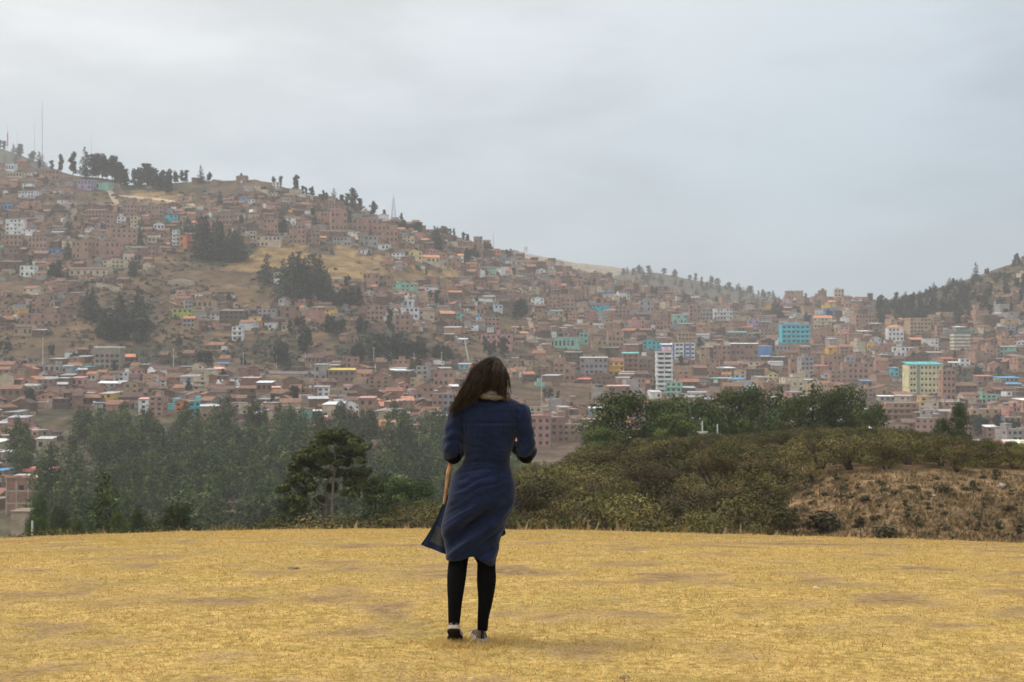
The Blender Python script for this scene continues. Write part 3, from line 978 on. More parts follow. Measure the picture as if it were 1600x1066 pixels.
def pale_tree():
    """the pale-trunked tree standing alone in front of the wood"""
    Y = 95.0; u0 = 519
    X = (u0 - 800) / FPX * Y; z = ground(X, Y)
    k = Y / FPX
    def q(u, v, d=0.0): return ((u - u0) * k, d, vz(Y, v) - z)
    t = empty('eucalyptus_tree', (X, Y, z))
    tag(t, 'wide green tree with a pale forked trunk, alone in front of the dark wood', 'tree')
    tk = MB(); c = (0.25, 0.19, 0.15)
    tk.tube([(0, 0, -.3), q(519, 790), q(520, 760, .1), q(523, 730), q(524, 705, -.2), q(530, 685)], [.115, .10, .09, .08, .05, .02], 8, 0, c)
    tk.tube([q(520, 782), q(532, 772, -.3), q(548, 762, -.5), q(556, 757, -.7)], [.07, .05, .035, .015], 6, 0, c)
    tk.tube([q(507, 815, .6), q(508, 790, .6), q(506, 765, .4), q(498, 748, .3), q(488, 735, .1)], [.09, .075, .06, .045, .02], 7, 0, c)
    tk.tube([q(506, 765, .4), q(512, 748, .4), q(516, 725, .3), q(514, 705, .2)], [.07, .055, .04, .02], 6, 0, c)
    for (a, b) in (((523, 730), (505, 700)), ((524, 705), (548, 690)), ((524, 712), (512, 690)), ((498, 748), (470, 728)), ((508, 790), (490, 775)),
                   ((524, 720), (552, 712)), ((506, 765), (478, 762)), ((524, 705), (520, 680))):
        tk.tube([q(*a), q((a[0] + b[0]) / 2, (a[1] + b[1]) / 2 + 2, -.2), q(*b)], [.045, .03, .012], 5, 0, c)
    tk.build('trunk', M_BARK, t)
    rr = random.Random(8)
    cl = []
    for (u, v, w, hh) in ((520, 682, 24, 13), (545, 688, 22, 12), (556, 702, 16, 10), (505, 694, 20, 12), (533, 676, 18, 9), (497, 706, 18, 10), (478, 712, 20, 11),
                          (466, 722, 16, 10), (458, 738, 16, 11), (470, 744, 18, 10), (486, 728, 16, 10), (560, 715, 14, 9), (540, 706, 20, 9), (444, 762, 12, 8),
                          (452, 756, 12, 8), (466, 772, 14, 9), (484, 760, 14, 8), (572, 700, 10, 7), (452, 776, 14, 8), (470, 790, 16, 9), (550, 735, 18, 10), (565, 745, 16, 10),
                          (535, 720, 16, 9), (510, 718, 18, 9), (500, 738, 18, 9), (524, 742, 16, 8), (545, 752, 18, 9), (480, 748, 16, 9), (515, 765, 16, 8), (575, 735, 12, 8), (575, 760, 16, 10), (548, 770, 16, 9), (495, 785, 14, 8), (590, 765, 12, 8)):
        for j in range(5):
            a, b = u + rr.uniform(-.6, .6) * w, v + rr.uniform(-.6, .6) * hh
            r = w * rr.uniform(.42, .66) * k
            cl.append((*q(a, b, rr.uniform(-1.3, 1.3) if not (505 < u < 545 and v > 736) else rr.uniform(.6, 2.2)), r, r, r * .62))
    mb = MB(); leaf_cloud(mb, cl, 15000, 0.125, [(0.085, 0.098, 0.028), (0.105, 0.115, 0.034), (0.062, 0.078, 0.024)], rr, .2, 0, .3)
    mb.build('crown', M_LEAF_NEAR, t)
pale_tree()

# --- the wood: closely set eucalyptus on the valley side, lower left
def place_wood():
    rr = random.Random(21)
    spots = []
    TU = [20, 60, 110, 150, 200, 250, 300, 360, 410, 460, 490, 520, 560, 590, 610, 640, 680, 710, 760, 800, 860]
    TV = [650, 622, 626, 634, 626, 632, 616, 606, 598, 606, 632, 626, 634, 644, 616, 620, 626, 650, 668, 698, 735]
    tries = 0
    while len(spots) < 285 and tries < 60000:
        tries += 1
        u = rr.uniform(20, 850); Y = 250 + 330 * rr.random() ** .8
        X = (u - 800) / FPX * Y; z = ground(X, Y)
        vg = HV - (z - CZ) / Y * FPX
        if u < 100 and Y < 330 + (100 - u) * 2: continue
        if 50 < u < 100 and 690 < vg < 735 and Y > 500: continue
        topv = np.interp(u, TU, TV)
        h = rr.uniform(12, 19)
        if vg - h / Y * FPX < topv - 2: h = (vg - topv) * Y / FPX * rr.uniform(.9, 1.03)
        if h < 6.5: continue
        if any((X - a) ** 2 + (Y - b) ** 2 < 34 for a, b, *_ in spots): continue
        spots.append((X, Y, z, h, u))
    recs = []
    for X, Y, z, h, u in spots:
        o = plant('eucalyptus_tree', 'eucalyptus', (X, Y, z), h, rr.uniform(.95, 1.35), None, 'tree', None, False, .5)
        vt = HV - (z + h - CZ) / Y * FPX
        row = 'along the top edge of the wood' if vt < np.interp(u, TU, TV) + 16 else 'low in the wood' if vt > 735 else 'inside the wood'
        ph = row + (' above the brick building' if u < 110 else ' above the slender pointed tree' if u < 215 else ' above the twin-topped tree' if u < 330 else
                    ' left of the pale-trunked tree' if u < 450 else ' behind the pale-trunked tree' if u < 590 else ' between pale-trunked tree and woman' if u < 700 else ' hidden partly by the woman')
        recs.append(('eucalyptus ', ph, u, h, o, 'trees of the wood'))
    spread_labels(recs)
place_wood()

# --- trees among the houses: (u, v top, v base, n, spread px, label, kind)
HT = [
    (96, 237, 262, 1, 0, 'thin-stemmed tree with a bushy head, first of the two on the left skyline', 'hill'), (114, 233, 268, 1, 0, 'rounder thin-stemmed tree, second of the two on the left skyline', 'hill'),
    (81, 247, 262, 1, 0, 'small round tree on the left skyline beside the masts', 'hill'), (62, 247, 258, 1, 0, 'tiny tree on the far left skyline under the tallest mast', 'hill'),
    (135, 228, 274, 2, 6, 'tall narrow tree at the left end of the dark skyline grove', 'conifer'), (158, 234, 279, 6, 26, 'tree of the dark skyline grove', 'hill'),
    (176, 239, 281, 2, 5, 'slim tree at the right end of the dark skyline grove', 'hill'),
    (195, 248, 292, 6, 24, 'tree in the long dark row below the skyline grove', 'hill'), (225, 250, 297, 8, 34, 'tree in the long dark row below the skyline grove', 'hill'), (248, 262, 302, 5, 20, 'tree in the long dark row below the skyline grove', 'hill'),
    (262, 260, 306, 3, 10, 'tall dark tree at the lower end of the long row', 'hill'),
    (285, 262, 284, 4, 22, 'small tree on the skyline between the long row and the single tall tree', 'hill'), (314, 257, 286, 1, 0, 'single tall tree on the skyline right of the long dark row', 'conifer'),
    (325, 266, 281, 2, 8, 'low tree on the skyline beside the single tall tree', 'hill'), (377, 268, 280, 1, 0, 'small pointed tree alone on the skyline', 'hill'),
    (430, 272, 288, 3, 18, 'low tree left of the big round skyline tree', 'hill'), (459, 269, 300, 2, 10, 'big round tree on the descending skyline', 'hill'), (480, 287, 306, 4, 20, 'bushy tree right of the big round skyline tree', 'hill'),
    (508, 294, 312, 2, 6, 'open-crowned tree on the descending skyline above the red-roofed house', 'hill'), (522, 293, 312, 1, 0, 'very thin tree on the descending skyline', 'conifer'), (534, 300, 314, 1, 0, 'small thin tree on the descending skyline', 'hill'),
    (542, 298, 315, 1, 0, 'small oval tree on the descending skyline', 'hill'), (553, 289, 319, 1, 0, 'tallest open-crowned tree on the descending skyline', 'hill'), (563, 306, 324, 1, 0, 'leaning tree below the tallest open-crowned one', 'hill'),
    (583, 311, 334, 1, 0, 'oval tree alone, halfway to the lattice mast', 'hill'), (600, 325, 338, 2, 8, 'low bushy tree just left of the lattice mast', 'hill'),
    (627, 330, 348, 1, 0, 'slim tree just right of the lattice mast', 'hill'), (626, 340, 366, 5, 14, 'dark tree in the clump right of the lattice mast', 'hill'), (652, 343, 370, 5, 20, 'bushy tree on the slope past the lattice mast', 'hill'),
    (684, 352, 396, 5, 14, 'dark pointed tree of the tallest clump on the descending slope', 'conifer'), (700, 350, 370, 6, 26, 'hazy tree along the lower skyline', 'hill'), (727, 360, 380, 3, 8, 'hazy tree along the lower skyline', 'hill'),
    (736, 384, 412, 6, 22, 'tree in the patch above the cream block', 'hill'), (762, 376, 396, 4, 16, 'hazy tree along the lower skyline', 'hill'), (790, 386, 402, 4, 16, 'hazy tree along the lower skyline', 'hill'),
    (544, 321, 352, 3, 12, 'dark tree beside the tall windowless brick house', 'conifer'), (490, 322, 338, 2, 8, 'round tree above the terraced brick houses', 'hill'), (344, 297, 324, 1, 0, 'single dark columnar tree among brick houses under the skyline', 'conifer'),
    (579, 351, 370, 1, 0, 'dark pyramid-shaped tree among the brick houses', 'conifer'), (443, 336, 368, 3, 8, 'dark tree between two brick blocks', 'hill'),
    (300, 338, 385, 4, 18, 'pine of the big dark grove on the left hill', 'conifer'), (330, 332, 412, 12, 38, 'pine of the big dark grove on the left hill', 'conifer'), (362, 356, 412, 10, 34, 'pine of the big dark grove on the left hill', 'conifer'),
    (208, 398, 434, 3, 8, 'dark pointed tree beside the long cream wall', 'conifer'), (87, 404, 440, 4, 14, 'dark tree left of the long cream wall', 'hill'),
    (106, 325, 408, 9, 10, 'narrow tree lining the left stair street', 'conifer'), (222, 320, 392, 8, 9, 'narrow tree lining the right stair street', 'conifer'),
    (416, 394, 446, 2, 7, 'tall slim tree left of the pine stand below the golden slope', 'conifer'), (455, 392, 476, 9, 28, 'tall pine in the stand below the golden slope', 'conifer'), (487, 394, 478, 10, 30, 'tall pine in the stand below the golden slope', 'conifer'), (508, 420, 474, 4, 14, 'tall pine in the stand below the golden slope', 'conifer'),
    (540, 444, 486, 11, 46, 'bushy tree right of the pine stand', 'hill'), (543, 427, 448, 2, 10, 'small tree at the right foot of the golden slope', 'hill'), (666, 418, 430, 1, 0, 'dark round bush alone on the golden slope', 'hill'),
    (140, 447, 500, 4, 12, 'tall dark tree, upper left of the hollow in the brown slope', 'conifer'), (157, 480, 532, 5, 14, 'dark tree in the hollow of the brown slope', 'conifer'), (192, 448, 510, 4, 10, 'tall dark tree in the hollow of the brown slope', 'conifer'),
    (218, 444, 520, 5, 16, 'tallest tree in the hollow of the brown slope', 'conifer'), (200, 486, 540, 13, 60, 'dark bushy tree low in the hollow of the brown slope', 'hill'),
    (83, 535, 554, 2, 12, 'dark bush left of the concrete apartment block', 'hill'), (118, 549, 569, 2, 10, 'dark round bush close to the concrete apartment block', 'hill'), (278, 516, 538, 2, 8, 'bluish tree below the lime green house', 'conifer'),
    (322, 542, 578, 5, 24, 'tree above the road beside the bus', 'hill'), (381, 552, 578, 2, 8, 'slim tree above the road by a tall pole', 'hill'), (464, 488, 524, 4, 22, 'tree beside the long brick wall', 'hill'), (477, 506, 550, 4, 22, 'tree under the long brick wall', 'hill'),
    (435, 526, 576, 6, 24, 'tree low on the slope above the town edge', 'hill'), (524, 488, 526, 6, 30, 'tree right of the long brick wall', 'hill'), (570, 490, 522, 4, 16, 'tree below the brick terraces', 'hill'),
    (560, 530, 566, 10, 50, 'dark tree of the shaded bank above the yellow roof', 'hill'), (602, 514, 570, 20, 50, 'darkest tree of the shaded bank above the yellow roof', 'hill'), (642, 526, 570, 14, 44, 'dark tree of the shaded bank above the white truck', 'hill'), (688, 534, 570, 9, 34, 'dark tree of the shaded bank above the white truck', 'hill'),
    (678, 449, 478, 3, 12, 'dark tree among small houses right of the white terrace', 'hill'), (607, 480, 506, 2, 10, 'tree between brick terraces', 'hill'), (815, 462, 500, 4, 16, 'dark tree at the head of the brown gully', 'hill'), (815, 505, 525, 2, 10, 'small tree in the brown gully', 'hill'),
    (770, 520, 560, 5, 40, 'bushy tree on the slope above the woman\'s head', 'hill'), (925, 432, 450, 3, 16, 'tree beside the twin blue domes', 'hill'), (1062, 455, 478, 6, 34, 'tree in the hazy clump above the town centre', 'conifer'), (1022, 444, 462, 2, 8, 'hazy tree left of the clump above the town centre', 'hill'),
    (1212, 464, 502, 4, 12, 'tall hazy tree above the turquoise block', 'conifer'), (1262, 486, 510, 2, 9, 'dark round tree at the right shoulder of the turquoise block', 'hill'), (1247, 480, 494, 2, 8, 'hazy round tree on the ridge behind the turquoise block', 'hill'), (1296, 480, 496, 2, 8, 'hazy round tree on the central ridge', 'hill'),
    (1525, 409, 440, 1, 0, 'tall pointed tree on the right skyline', 'conifer'), (1543, 416, 432, 2, 8, 'dark tree right of the tall pointed one on the right skyline', 'hill'), (1587, 393, 408, 2, 10, 'dark tree at the right edge of the skyline', 'hill'), (1560, 485, 505, 6, 60, 'hazy tree at the foot of the right-hand hill', 'hill'),
    (1410, 566, 584, 6, 40, 'dark tree of the green band behind the pale yellow block', 'hill'), (1480, 570, 588, 8, 70, 'dark tree of the green band right of the pale yellow block', 'hill'), (1560, 568, 588, 10, 80, 'dark tree of the green band at the right edge', 'hill'),
    (1457, 612, 652, 3, 14, 'bluish conifer in front of the pale yellow block', 'conifer'), (1540, 640, 684, 6, 44, 'bluish tree behind the thicket at the far right', 'hill'), (1585, 650, 690, 5, 30, 'bluish tree behind the thicket at the right edge', 'hill'),
    (932, 592, 626, 3, 14, 'thin grey tree left of the pink-roofed house', 'hill'), (867, 602, 625, 4, 40, 'low tree on the green-brown bank right of the woman', 'hill'), (842, 580, 600, 3, 20, 'low tree above the green-brown bank', 'hill'), (45, 600, 640, 3, 12, 'dark tree at the upper left corner of the wood', 'hill'),
    (390, 598, 625, 2, 12, 'dark tree behind the upper edge of the wood', 'hill'), (460, 596, 630, 3, 20, 'twin dark tree rising above the upper edge of the wood', 'hill'), (812, 560, 585, 3, 24, 'dark tree below the brown gully', 'hill'), (10, 530, 548, 3, 20, 'dark tree on the left edge of the brown slope', 'hill'),
]
def place_hill_trees():
    rr = random.Random(31)
    for u, vt, vb, n, sp, lb, kind in HT:
        for j in range(n):
            if 'lining' in lb:
                v = vb - (vb - vt - 10) * (j + rr.random() * .5) / n
                p = hit(u + rr.uniform(-.5, .5) * sp, v, 560)
                if p: plant('pine_tree', 'conifer', p, rr.uniform(7, 11), rr.uniform(1.2, 1.6), lb, 'tree', 'trees: ' + lb, False, .6)
                continue
            uu = u + (rr.uniform(-.5, .5) * sp if n > 1 else 0)
            vv = vb - (rr.uniform(0, .22) * (vb - vt) if n > 1 else 0)
            p = hit(uu, vv, 560)
            if p is None:
                p = None
                for dv in range(1, 12):
                    p = hit(uu, vv + dv * 1.5, 560)
                    if p is not None: break
            if p is None: continue
            top = vz(p.y, vt)
            h = (top - p.z) * (1.0 if j == 0 else rr.uniform(.72, 1.0))
            h = max(h, 2.5)
            g = None
            if n > 1: g = 'trees: ' + lb.replace('tree', 'trees', 1)[:90]
            ws = {'hill': rr.uniform(.95, 1.35), 'conifer': rr.uniform(.85, 1.25)}[kind]
            plant('pine_tree' if kind == 'conifer' else 'hillside_tree', kind, p, h, ws, lb, 'tree', g, False, .6)

def town_trees():
    rr = random.Random(72)
    n = 0; recs = []
    while n < 62:
        u, v = rr.uniform(0, 1600), rr.uniform(300, 640)
        if cell(u, v) not in 'Hhm' : continue
        p = hit(u, v, 600)
        if p is None: continue
        h = rr.uniform(5, 10)
        o = plant('hillside_tree', 'hill', p, h, rr.uniform(1, 1.4), None, 'tree', None, False, .4)
        c = ['left', 'middle', 'right'][min(int(u / 534), 2)]
        where = {'left': 'among the left hill houses', 'middle': 'among the houses behind the woman', 'right': 'among the houses right of centre'}[c]
        recs.append(('small dark tree ', where + (', upper part' if v < 430 else ', middle part' if v < 530 else ', lower part'), u, h, o, 'small trees among the houses'))
        n += 1
    spread_labels(recs)
def join_plants(name, spots, label, kinds=('hill', 'conifer')):
    """a far-off wood that reads as one mass: one object"""
    rr = random.Random(len(spots))
    V, F, C, MI = [], [], [], []
    off = 0
    srcs = []
    for k in kinds:
        for me in JOIN[k]:
            nv = len(me.vertices); co = np.empty(nv * 3, dtype=np.float32); me.vertices.foreach_get('co', co)
            srcs.append((co.reshape(-1, 3), [tuple(p.vertices) for p in me.polygons], [p.material_index for p in me.polygons],
                         [tuple(a.color[:3]) for a in me.attributes['Col'].data]))
    mb = MB()
    for (p, h, w) in spots:
        co, fs, mi, cc = srcs[rr.randrange(len(srcs))]
        a = rr.random() * 6.283; ca, sa = math.cos(a), math.sin(a); q = rr.uniform(.8, 1.25)
        x = co[:, 0] * h * w; y = co[:, 1] * h * w
        vv = np.stack([p[0] + x * ca - y * sa, p[1] + x * sa + y * ca, p[2] - .8 + co[:, 2] * h], -1).tolist()
        b = len(mb.v); mb.v.extend(vv)
        mb.f.extend([tuple(b + i for i in f) for f in fs]); mb.m.extend(mi); mb.c.extend([tuple(z * q for z in c) for c in cc])
    tag(mb.build(name, [M_LEAF, M_BARK]), label, 'wood', None, 'stuff')
def far_woods():
    rr = random.Random(64)
    sp = []
    for i in range(150):
        u = rr.uniform(925, 1268)
        if rr.random() < .5: u = rr.choice([rr.gauss(995, 14), rr.gauss(1110, 32), rr.gauss(1180, 20)])
        k = rr.random() ** 1.3 * .6
        sp.append((f_hit(F2, 2200, 330, u, k), rr.uniform(8, 15), rr.uniform(1.2, 1.8)))
    join_plants('distant_wood', sp, 'hazy wood on the hill behind the town centre')
    sp = []
    for i in range(60):
        u = rr.uniform(-120, 78); sp.append((f_hit(F3, 2100, 330, u, rr.random() ** 1.5 * .5), rr.uniform(13, 20), rr.uniform(1.1, 1.6)))
    join_plants('distant_wood', sp, 'bluish wood on the far hill at the left edge')
    sp = []
    for i in range(330):
        u = rr.uniform(1372, 1620)
        sk = np.interp(u, SKYU, SKYV)
        v = rr.uniform(sk + 4, 508)
        if u > 1530 - (v - 440) * .2 and rr.random() < .45: continue
        p = hit(u, v, 800)
        if p: sp.append((p, rr.uniform(5, 11), rr.uniform(1.3, 2.0)))
    join_plants('distant_wood', sp, 'grey-green wood covering the lower right-hand hill')
place_hill_trees()
town_trees()
far_woods()

# scattered low scrub on the open hillsides: nobody could count it
def hillside_scrub():
    rr = random.Random(41)
    mb = MB()
    n = 0
    for i in range(19000):
        u = rr.uniform(-40, 1640); v = rr.uniform(300, 600)
        ch = cell(u, v)
        pr = {'b': .75, 'g': .05, 'm': .95, 't': .9, 'H': .42, 'h': .6}.get(ch, 0)
        if rr.random() > pr: continue
        p = hit(u, v, 780)
        if p is None: continue
        if fbm(np.array(p.x / 22), np.array(p.z / 9), 3, 91) < -.06 and ch == 'b': continue
        s = rr.uniform(.4, 1.9)
        c0 = rr.choice([(0.055, 0.055, 0.035), (0.07, 0.062, 0.04), (0.045, 0.05, 0.035)])
        for j in range(9):
            d = Vector((rr.gauss(0, 1), rr.gauss(0, 1), abs(rr.gauss(0, 1)))).normalized()
            q = p + Vector((d.x * s, d.y * s, d.z * s * .8))
            nn = (d + Vector((rr.gauss(0, .4), rr.gauss(0, .4), .3))).normalized(); a = nn.orthogonal().normalized(); b = nn.cross(a)
            r = s * rr.uniform(.45, .8); k = rr.uniform(.8, 1.2)
            mb.face([tuple(q - a * r), tuple(q - b * r * .8), tuple(q + a * r), tuple(q + b * r * .8)], 0, tuple(x * k for x in c0))
    tag(mb.build('hillside_scrub', M_LEAF), 'low dark scrub scattered over the open brown hillsides', 'scrub', None, 'stuff')
hillside_scrub()
# ------------------------------------------------------------------ houses
WC = {'br': (0.37, 0.215, 0.150), 'b2': (0.25, 0.150, 0.108), 'ad': (0.14, 0.090, 0.064), 'wh': (0.72, 0.72, 0.70), 'cr': (0.56, 0.47, 0.33), 'gy': (0.34, 0.31, 0.29),
      'ye': (0.68, 0.58, 0.26), 'oc': (0.68, 0.42, 0.10), 'or': (0.60, 0.24, 0.10), 'tq': (0.10, 0.50, 0.58), 'bl': (0.12, 0.30, 0.58), 'gn': (0.25, 0.48, 0.38), 'pk': (0.52, 0.26, 0.23),
      'lm': (0.50, 0.56, 0.12), 'rd': (0.48, 0.12, 0.08), 'tn': (0.38, 0.27, 0.17), 'pu': (0.38, 0.30, 0.45)}
WN = {'br': 'brick', 'b2': 'dull brick', 'ad': 'brown adobe', 'wh': 'white', 'cr': 'cream', 'gy': 'grey concrete', 'ye': 'pale yellow', 'oc': 'ochre', 'or': 'orange', 'tq': 'turquoise',
      'bl': 'blue', 'gn': 'pale green', 'pk': 'pinkish', 'lm': 'lime green', 'rd': 'red', 'tn': 'tan', 'pu': 'lilac'}
RC = {'t': (0.22, 0.115, 0.075), 'u': (0.13, 0.080, 0.060), 'o': (0.44, 0.19, 0.10), 'mw': (0.74, 0.74, 0.72), 'mg': (0.36, 0.36, 0.36), 'mt': (0.16, 0.46, 0.44), 'mb': (0.12, 0.32, 0.55),
      'mr': (0.48, 0.16, 0.13), 'my': (0.72, 0.56, 0.14), 'mp': (0.60, 0.34, 0.30), 'f': (0.33, 0.27, 0.23)}
RN = {'t': 'tiled roof', 'u': 'brown roof', 'o': 'orange tiled roof', 'mw': 'white metal roof', 'mg': 'grey metal roof', 'mt': 'teal roof', 'mb': 'blue roof', 'mr': 'red roof',
      'my': 'yellow roof', 'mp': 'pink roof', 'f': 'flat roof'}
UNITWIN = MB(); UNITWIN.box(-.5, .5, -.06, .12, 0, 1, 0)
WIN_MESH = UNITWIN.data('window', M_GLASS)

def jit(c, rr, k=.12):
    q = 1 + rr.uniform(-k, k)
    return tuple(min(x * q * (1 + rr.uniform(-.04, .04)), .85) for x in c)

def roof_geo(mb, w, d, h, kind, wc, rr, wall=None):
    """roof solid in local house coordinates; gable walls go to the wall builder"""
    rc = jit(RC[kind], rr, .3)
    if kind in ('t', 'u', 'o'):
        o = .45; th = .16
        rise = min(d, 9) * rr.uniform(.16, .26)
        if rr.random() < .55 or w > 1.6 * d:      # ridge parallel to the street
            x0, x1 = -w / 2 - .25, w / 2 + .25
            A, B, C = (-o, h - o * rise / (d / 2)), (d / 2, h + rise), (d + o, h - o * rise / (d / 2))
            for (a, b) in ((A, B), (B, C)):
                vs = [(x0, a[0], a[1]), (x1, a[0], a[1]), (x1, b[0], b[1]), (x0, b[0], b[1])]
                vs += [(x, y, z + th) for x, y, z in vs]
                mb.mesh(vs, [(3, 2, 1, 0), (4, 5, 6, 7), (0, 1, 5, 4), (1, 2, 6, 5), (2, 3, 7, 6), (3, 0, 4, 7)], 0, rc)
            if wall is not None:
                for x in (-w / 2, w / 2):
                    wall.face([(x, 0, h), (x, d, h), (x, d / 2, h + rise)], 0, wc)
        else:
            rise = min(w, 9) * rr.uniform(.16, .26)
            y0, y1 = -.35, d + .35
            A, B, C = (-w / 2 - o, h - o * rise / (w / 2)), (0, h + rise), (w / 2 + o, h - o * rise / (w / 2))
            for (a, b) in ((A, B), (B, C)):
                vs = [(a[0], y0, a[1]), (a[0], y1, a[1]), (b[0], y1, b[1]), (b[0], y0, b[1])]
                vs += [(x, y, z + th) for x, y, z in vs]
                mb.mesh(vs, [(0, 1, 2, 3), (7, 6, 5, 4), (4, 5, 1, 0), (5, 6, 2, 1), (6, 7, 3, 2), (7, 4, 0, 3)], 0, rc)
            if wall is not None:
                for y in (0, d):
                    wall.face([(-w / 2, y, h), (w / 2, y, h), (0, y, h + rise)], 0, wc)
    elif kind == 'f':
        mb.box(-w / 2 - .08, w / 2 + .08, -.1, d + .08, h, h + .22, 0, rc)
        if rr.random() < .6:                       # reinforcement stubs / unfinished upper wall
            for x in np.linspace(-w / 2 + .2, w / 2 - .2, max(2, int(w / 3))):
                mb.box(x - .12, x + .12, .05, .3, h + .22, h + .22 + rr.uniform(.5, 1.3), 0, (0.22, .16, .13))
        if rr.random() < .45:
            x = rr.uniform(-w * .35, w * .2); ww = min(w * .45, rr.uniform(2, 4)); hh = rr.uniform(1.5, 2.5)
            mb.box(x, x + ww, d * .4, d * .85, h + .22, h + .22 + hh, 0, jit(wc, rr))
            mb.box(x - .2, x + ww + .2, d * .35, d * .9, h + .225 + hh, h + .33 + hh, 0, jit(RC[rr.choice(['mg', 'mw', 'u', 't'])], rr))
        if rr.random() < .25:
            x = rr.uniform(-w * .4, w * .4)
            mb.tube([(x, d * .3, h + .22), (x, d * .3, h + 1.4)], .55, 8, 0, rr.choice([(.03, .03, .03), (.1, .2, .4), (.5, .5, .5)]))
    else:                                          # single-pitch metal sheet on a frame
        r = rr.uniform(.3, 1.0)
        vs = [(-w / 2 - .3, -.5, h + .05), (w / 2 + .3, -.5, h + .05), (w / 2 + .3, d + .3, h + .05 + r), (-w / 2 - .3, d + .3, h + .05 + r)]
        vs += [(x, y, z + .12) for x, y, z in vs]
        mb.mesh(vs, [(3, 2, 1, 0), (4, 5, 6, 7), (0, 1, 5, 4), (1, 2, 6, 5), (2, 3, 7, 6), (3, 0, 4, 7)], 0, rc)
        if wall is not None:
            wall.mesh([(-w / 2, 0, h), (w / 2, 0, h), (w / 2, d, h), (-w / 2, d, h), (w / 2, d, h + r), (-w / 2, d, h + r)], [(1, 2, 4), (0, 5, 3), (3, 5, 4, 2)], 0, wc)

def wall_geo(mb, w, d, h, st, wc, rr, style, openings=True, low=3.5, skipw=.2):
    """walls, floor bands, piers, balconies; window recesses as openings where they are not separate parts"""
    mb.box(-w / 2, w / 2, 0, d, -low, h, 0, wc, False)
    fh = h / st
    band = tuple(min(x * (1.15 if max(wc) < .45 else .72) + .02, .8) for x in wc) if style != 'brick' else (0.30, .22, .18)
    if st > 1 or style == 'brick':
        for k in range(1, st + 1):
            z = k * fh
            mb.box(-w / 2 - .06, w / 2 + .06, -.07, d + .04, z - .32, z - .04, 0, band)
    if style == 'brick':
        for x in np.linspace(-w / 2 + .15, w / 2 - .15, max(2, int(round(w / 3.6)) + 1)):
            mb.box(x - .15, x + .15, -.05, .05, -low, h, 0, band)
    if style == 'balcony':
        for k in range(1, st):
            z = k * fh
            mb.box(-w / 2 + .2, w / 2 - .2, -1.1, .02, z - .15, z + .03, 0, band)
            mb.box(-w / 2 + .2, w / 2 - .2, -1.1, -1.0, z + .03, z + .85, 0, tuple(min(x * 1.1, .8) for x in wc))
    g = (.035, .035, .04)
    nx = max(1, int(round(w / rr.uniform(2.6, 3.6))))
    for k in range(st):
        z0 = k * fh + fh * .30; z1 = k * fh + fh * .74
        if openings:
            for i in range(nx):
                if rr.random() < skipw: continue
                x = -w / 2 + (i + .5) * w / nx
                ww = rr.uniform(.45, .85) if style != 'ribbon' else w / nx * .42
                if k == 0 and rr.random() < .4: mb.box(x - .5, x + .5, -.05, .05, 0, 2.1, 1, g)
                else: mb.box(x - ww, x + ww, -.05, .05, z0, z1, 1, g)
        ny = max(1, int(d / 4))
        if rr.random() < .6:
            for i in range(ny):
                y = (i + .5) * d / ny
                for sx in (-1, 1):
                    if rr.random() < .6:
                        mb.box(sx * w / 2 - .05, sx * w / 2 + .05, y - .55, y + .55, z0, z1, 1, g)

def add_windows(t, w, h, st, rr, nx=None, ww=None, wc=None, style='', skip=.22):
    fh = h / st
    nx = nx or max(1, min(6, int(round(w / 3.1))))
    for k in range(st):
        for i in range(nx):
            if rr.random() < skip: continue
            o = link('window', WIN_MESH, t)
            x = -w / 2 + (i + .5) * w / nx
            a = ww or min(1.5, w / nx * .55)
            o.location = (x, -.02, k * fh + fh * .30)
            o.scale = (a, 1, fh * .45)

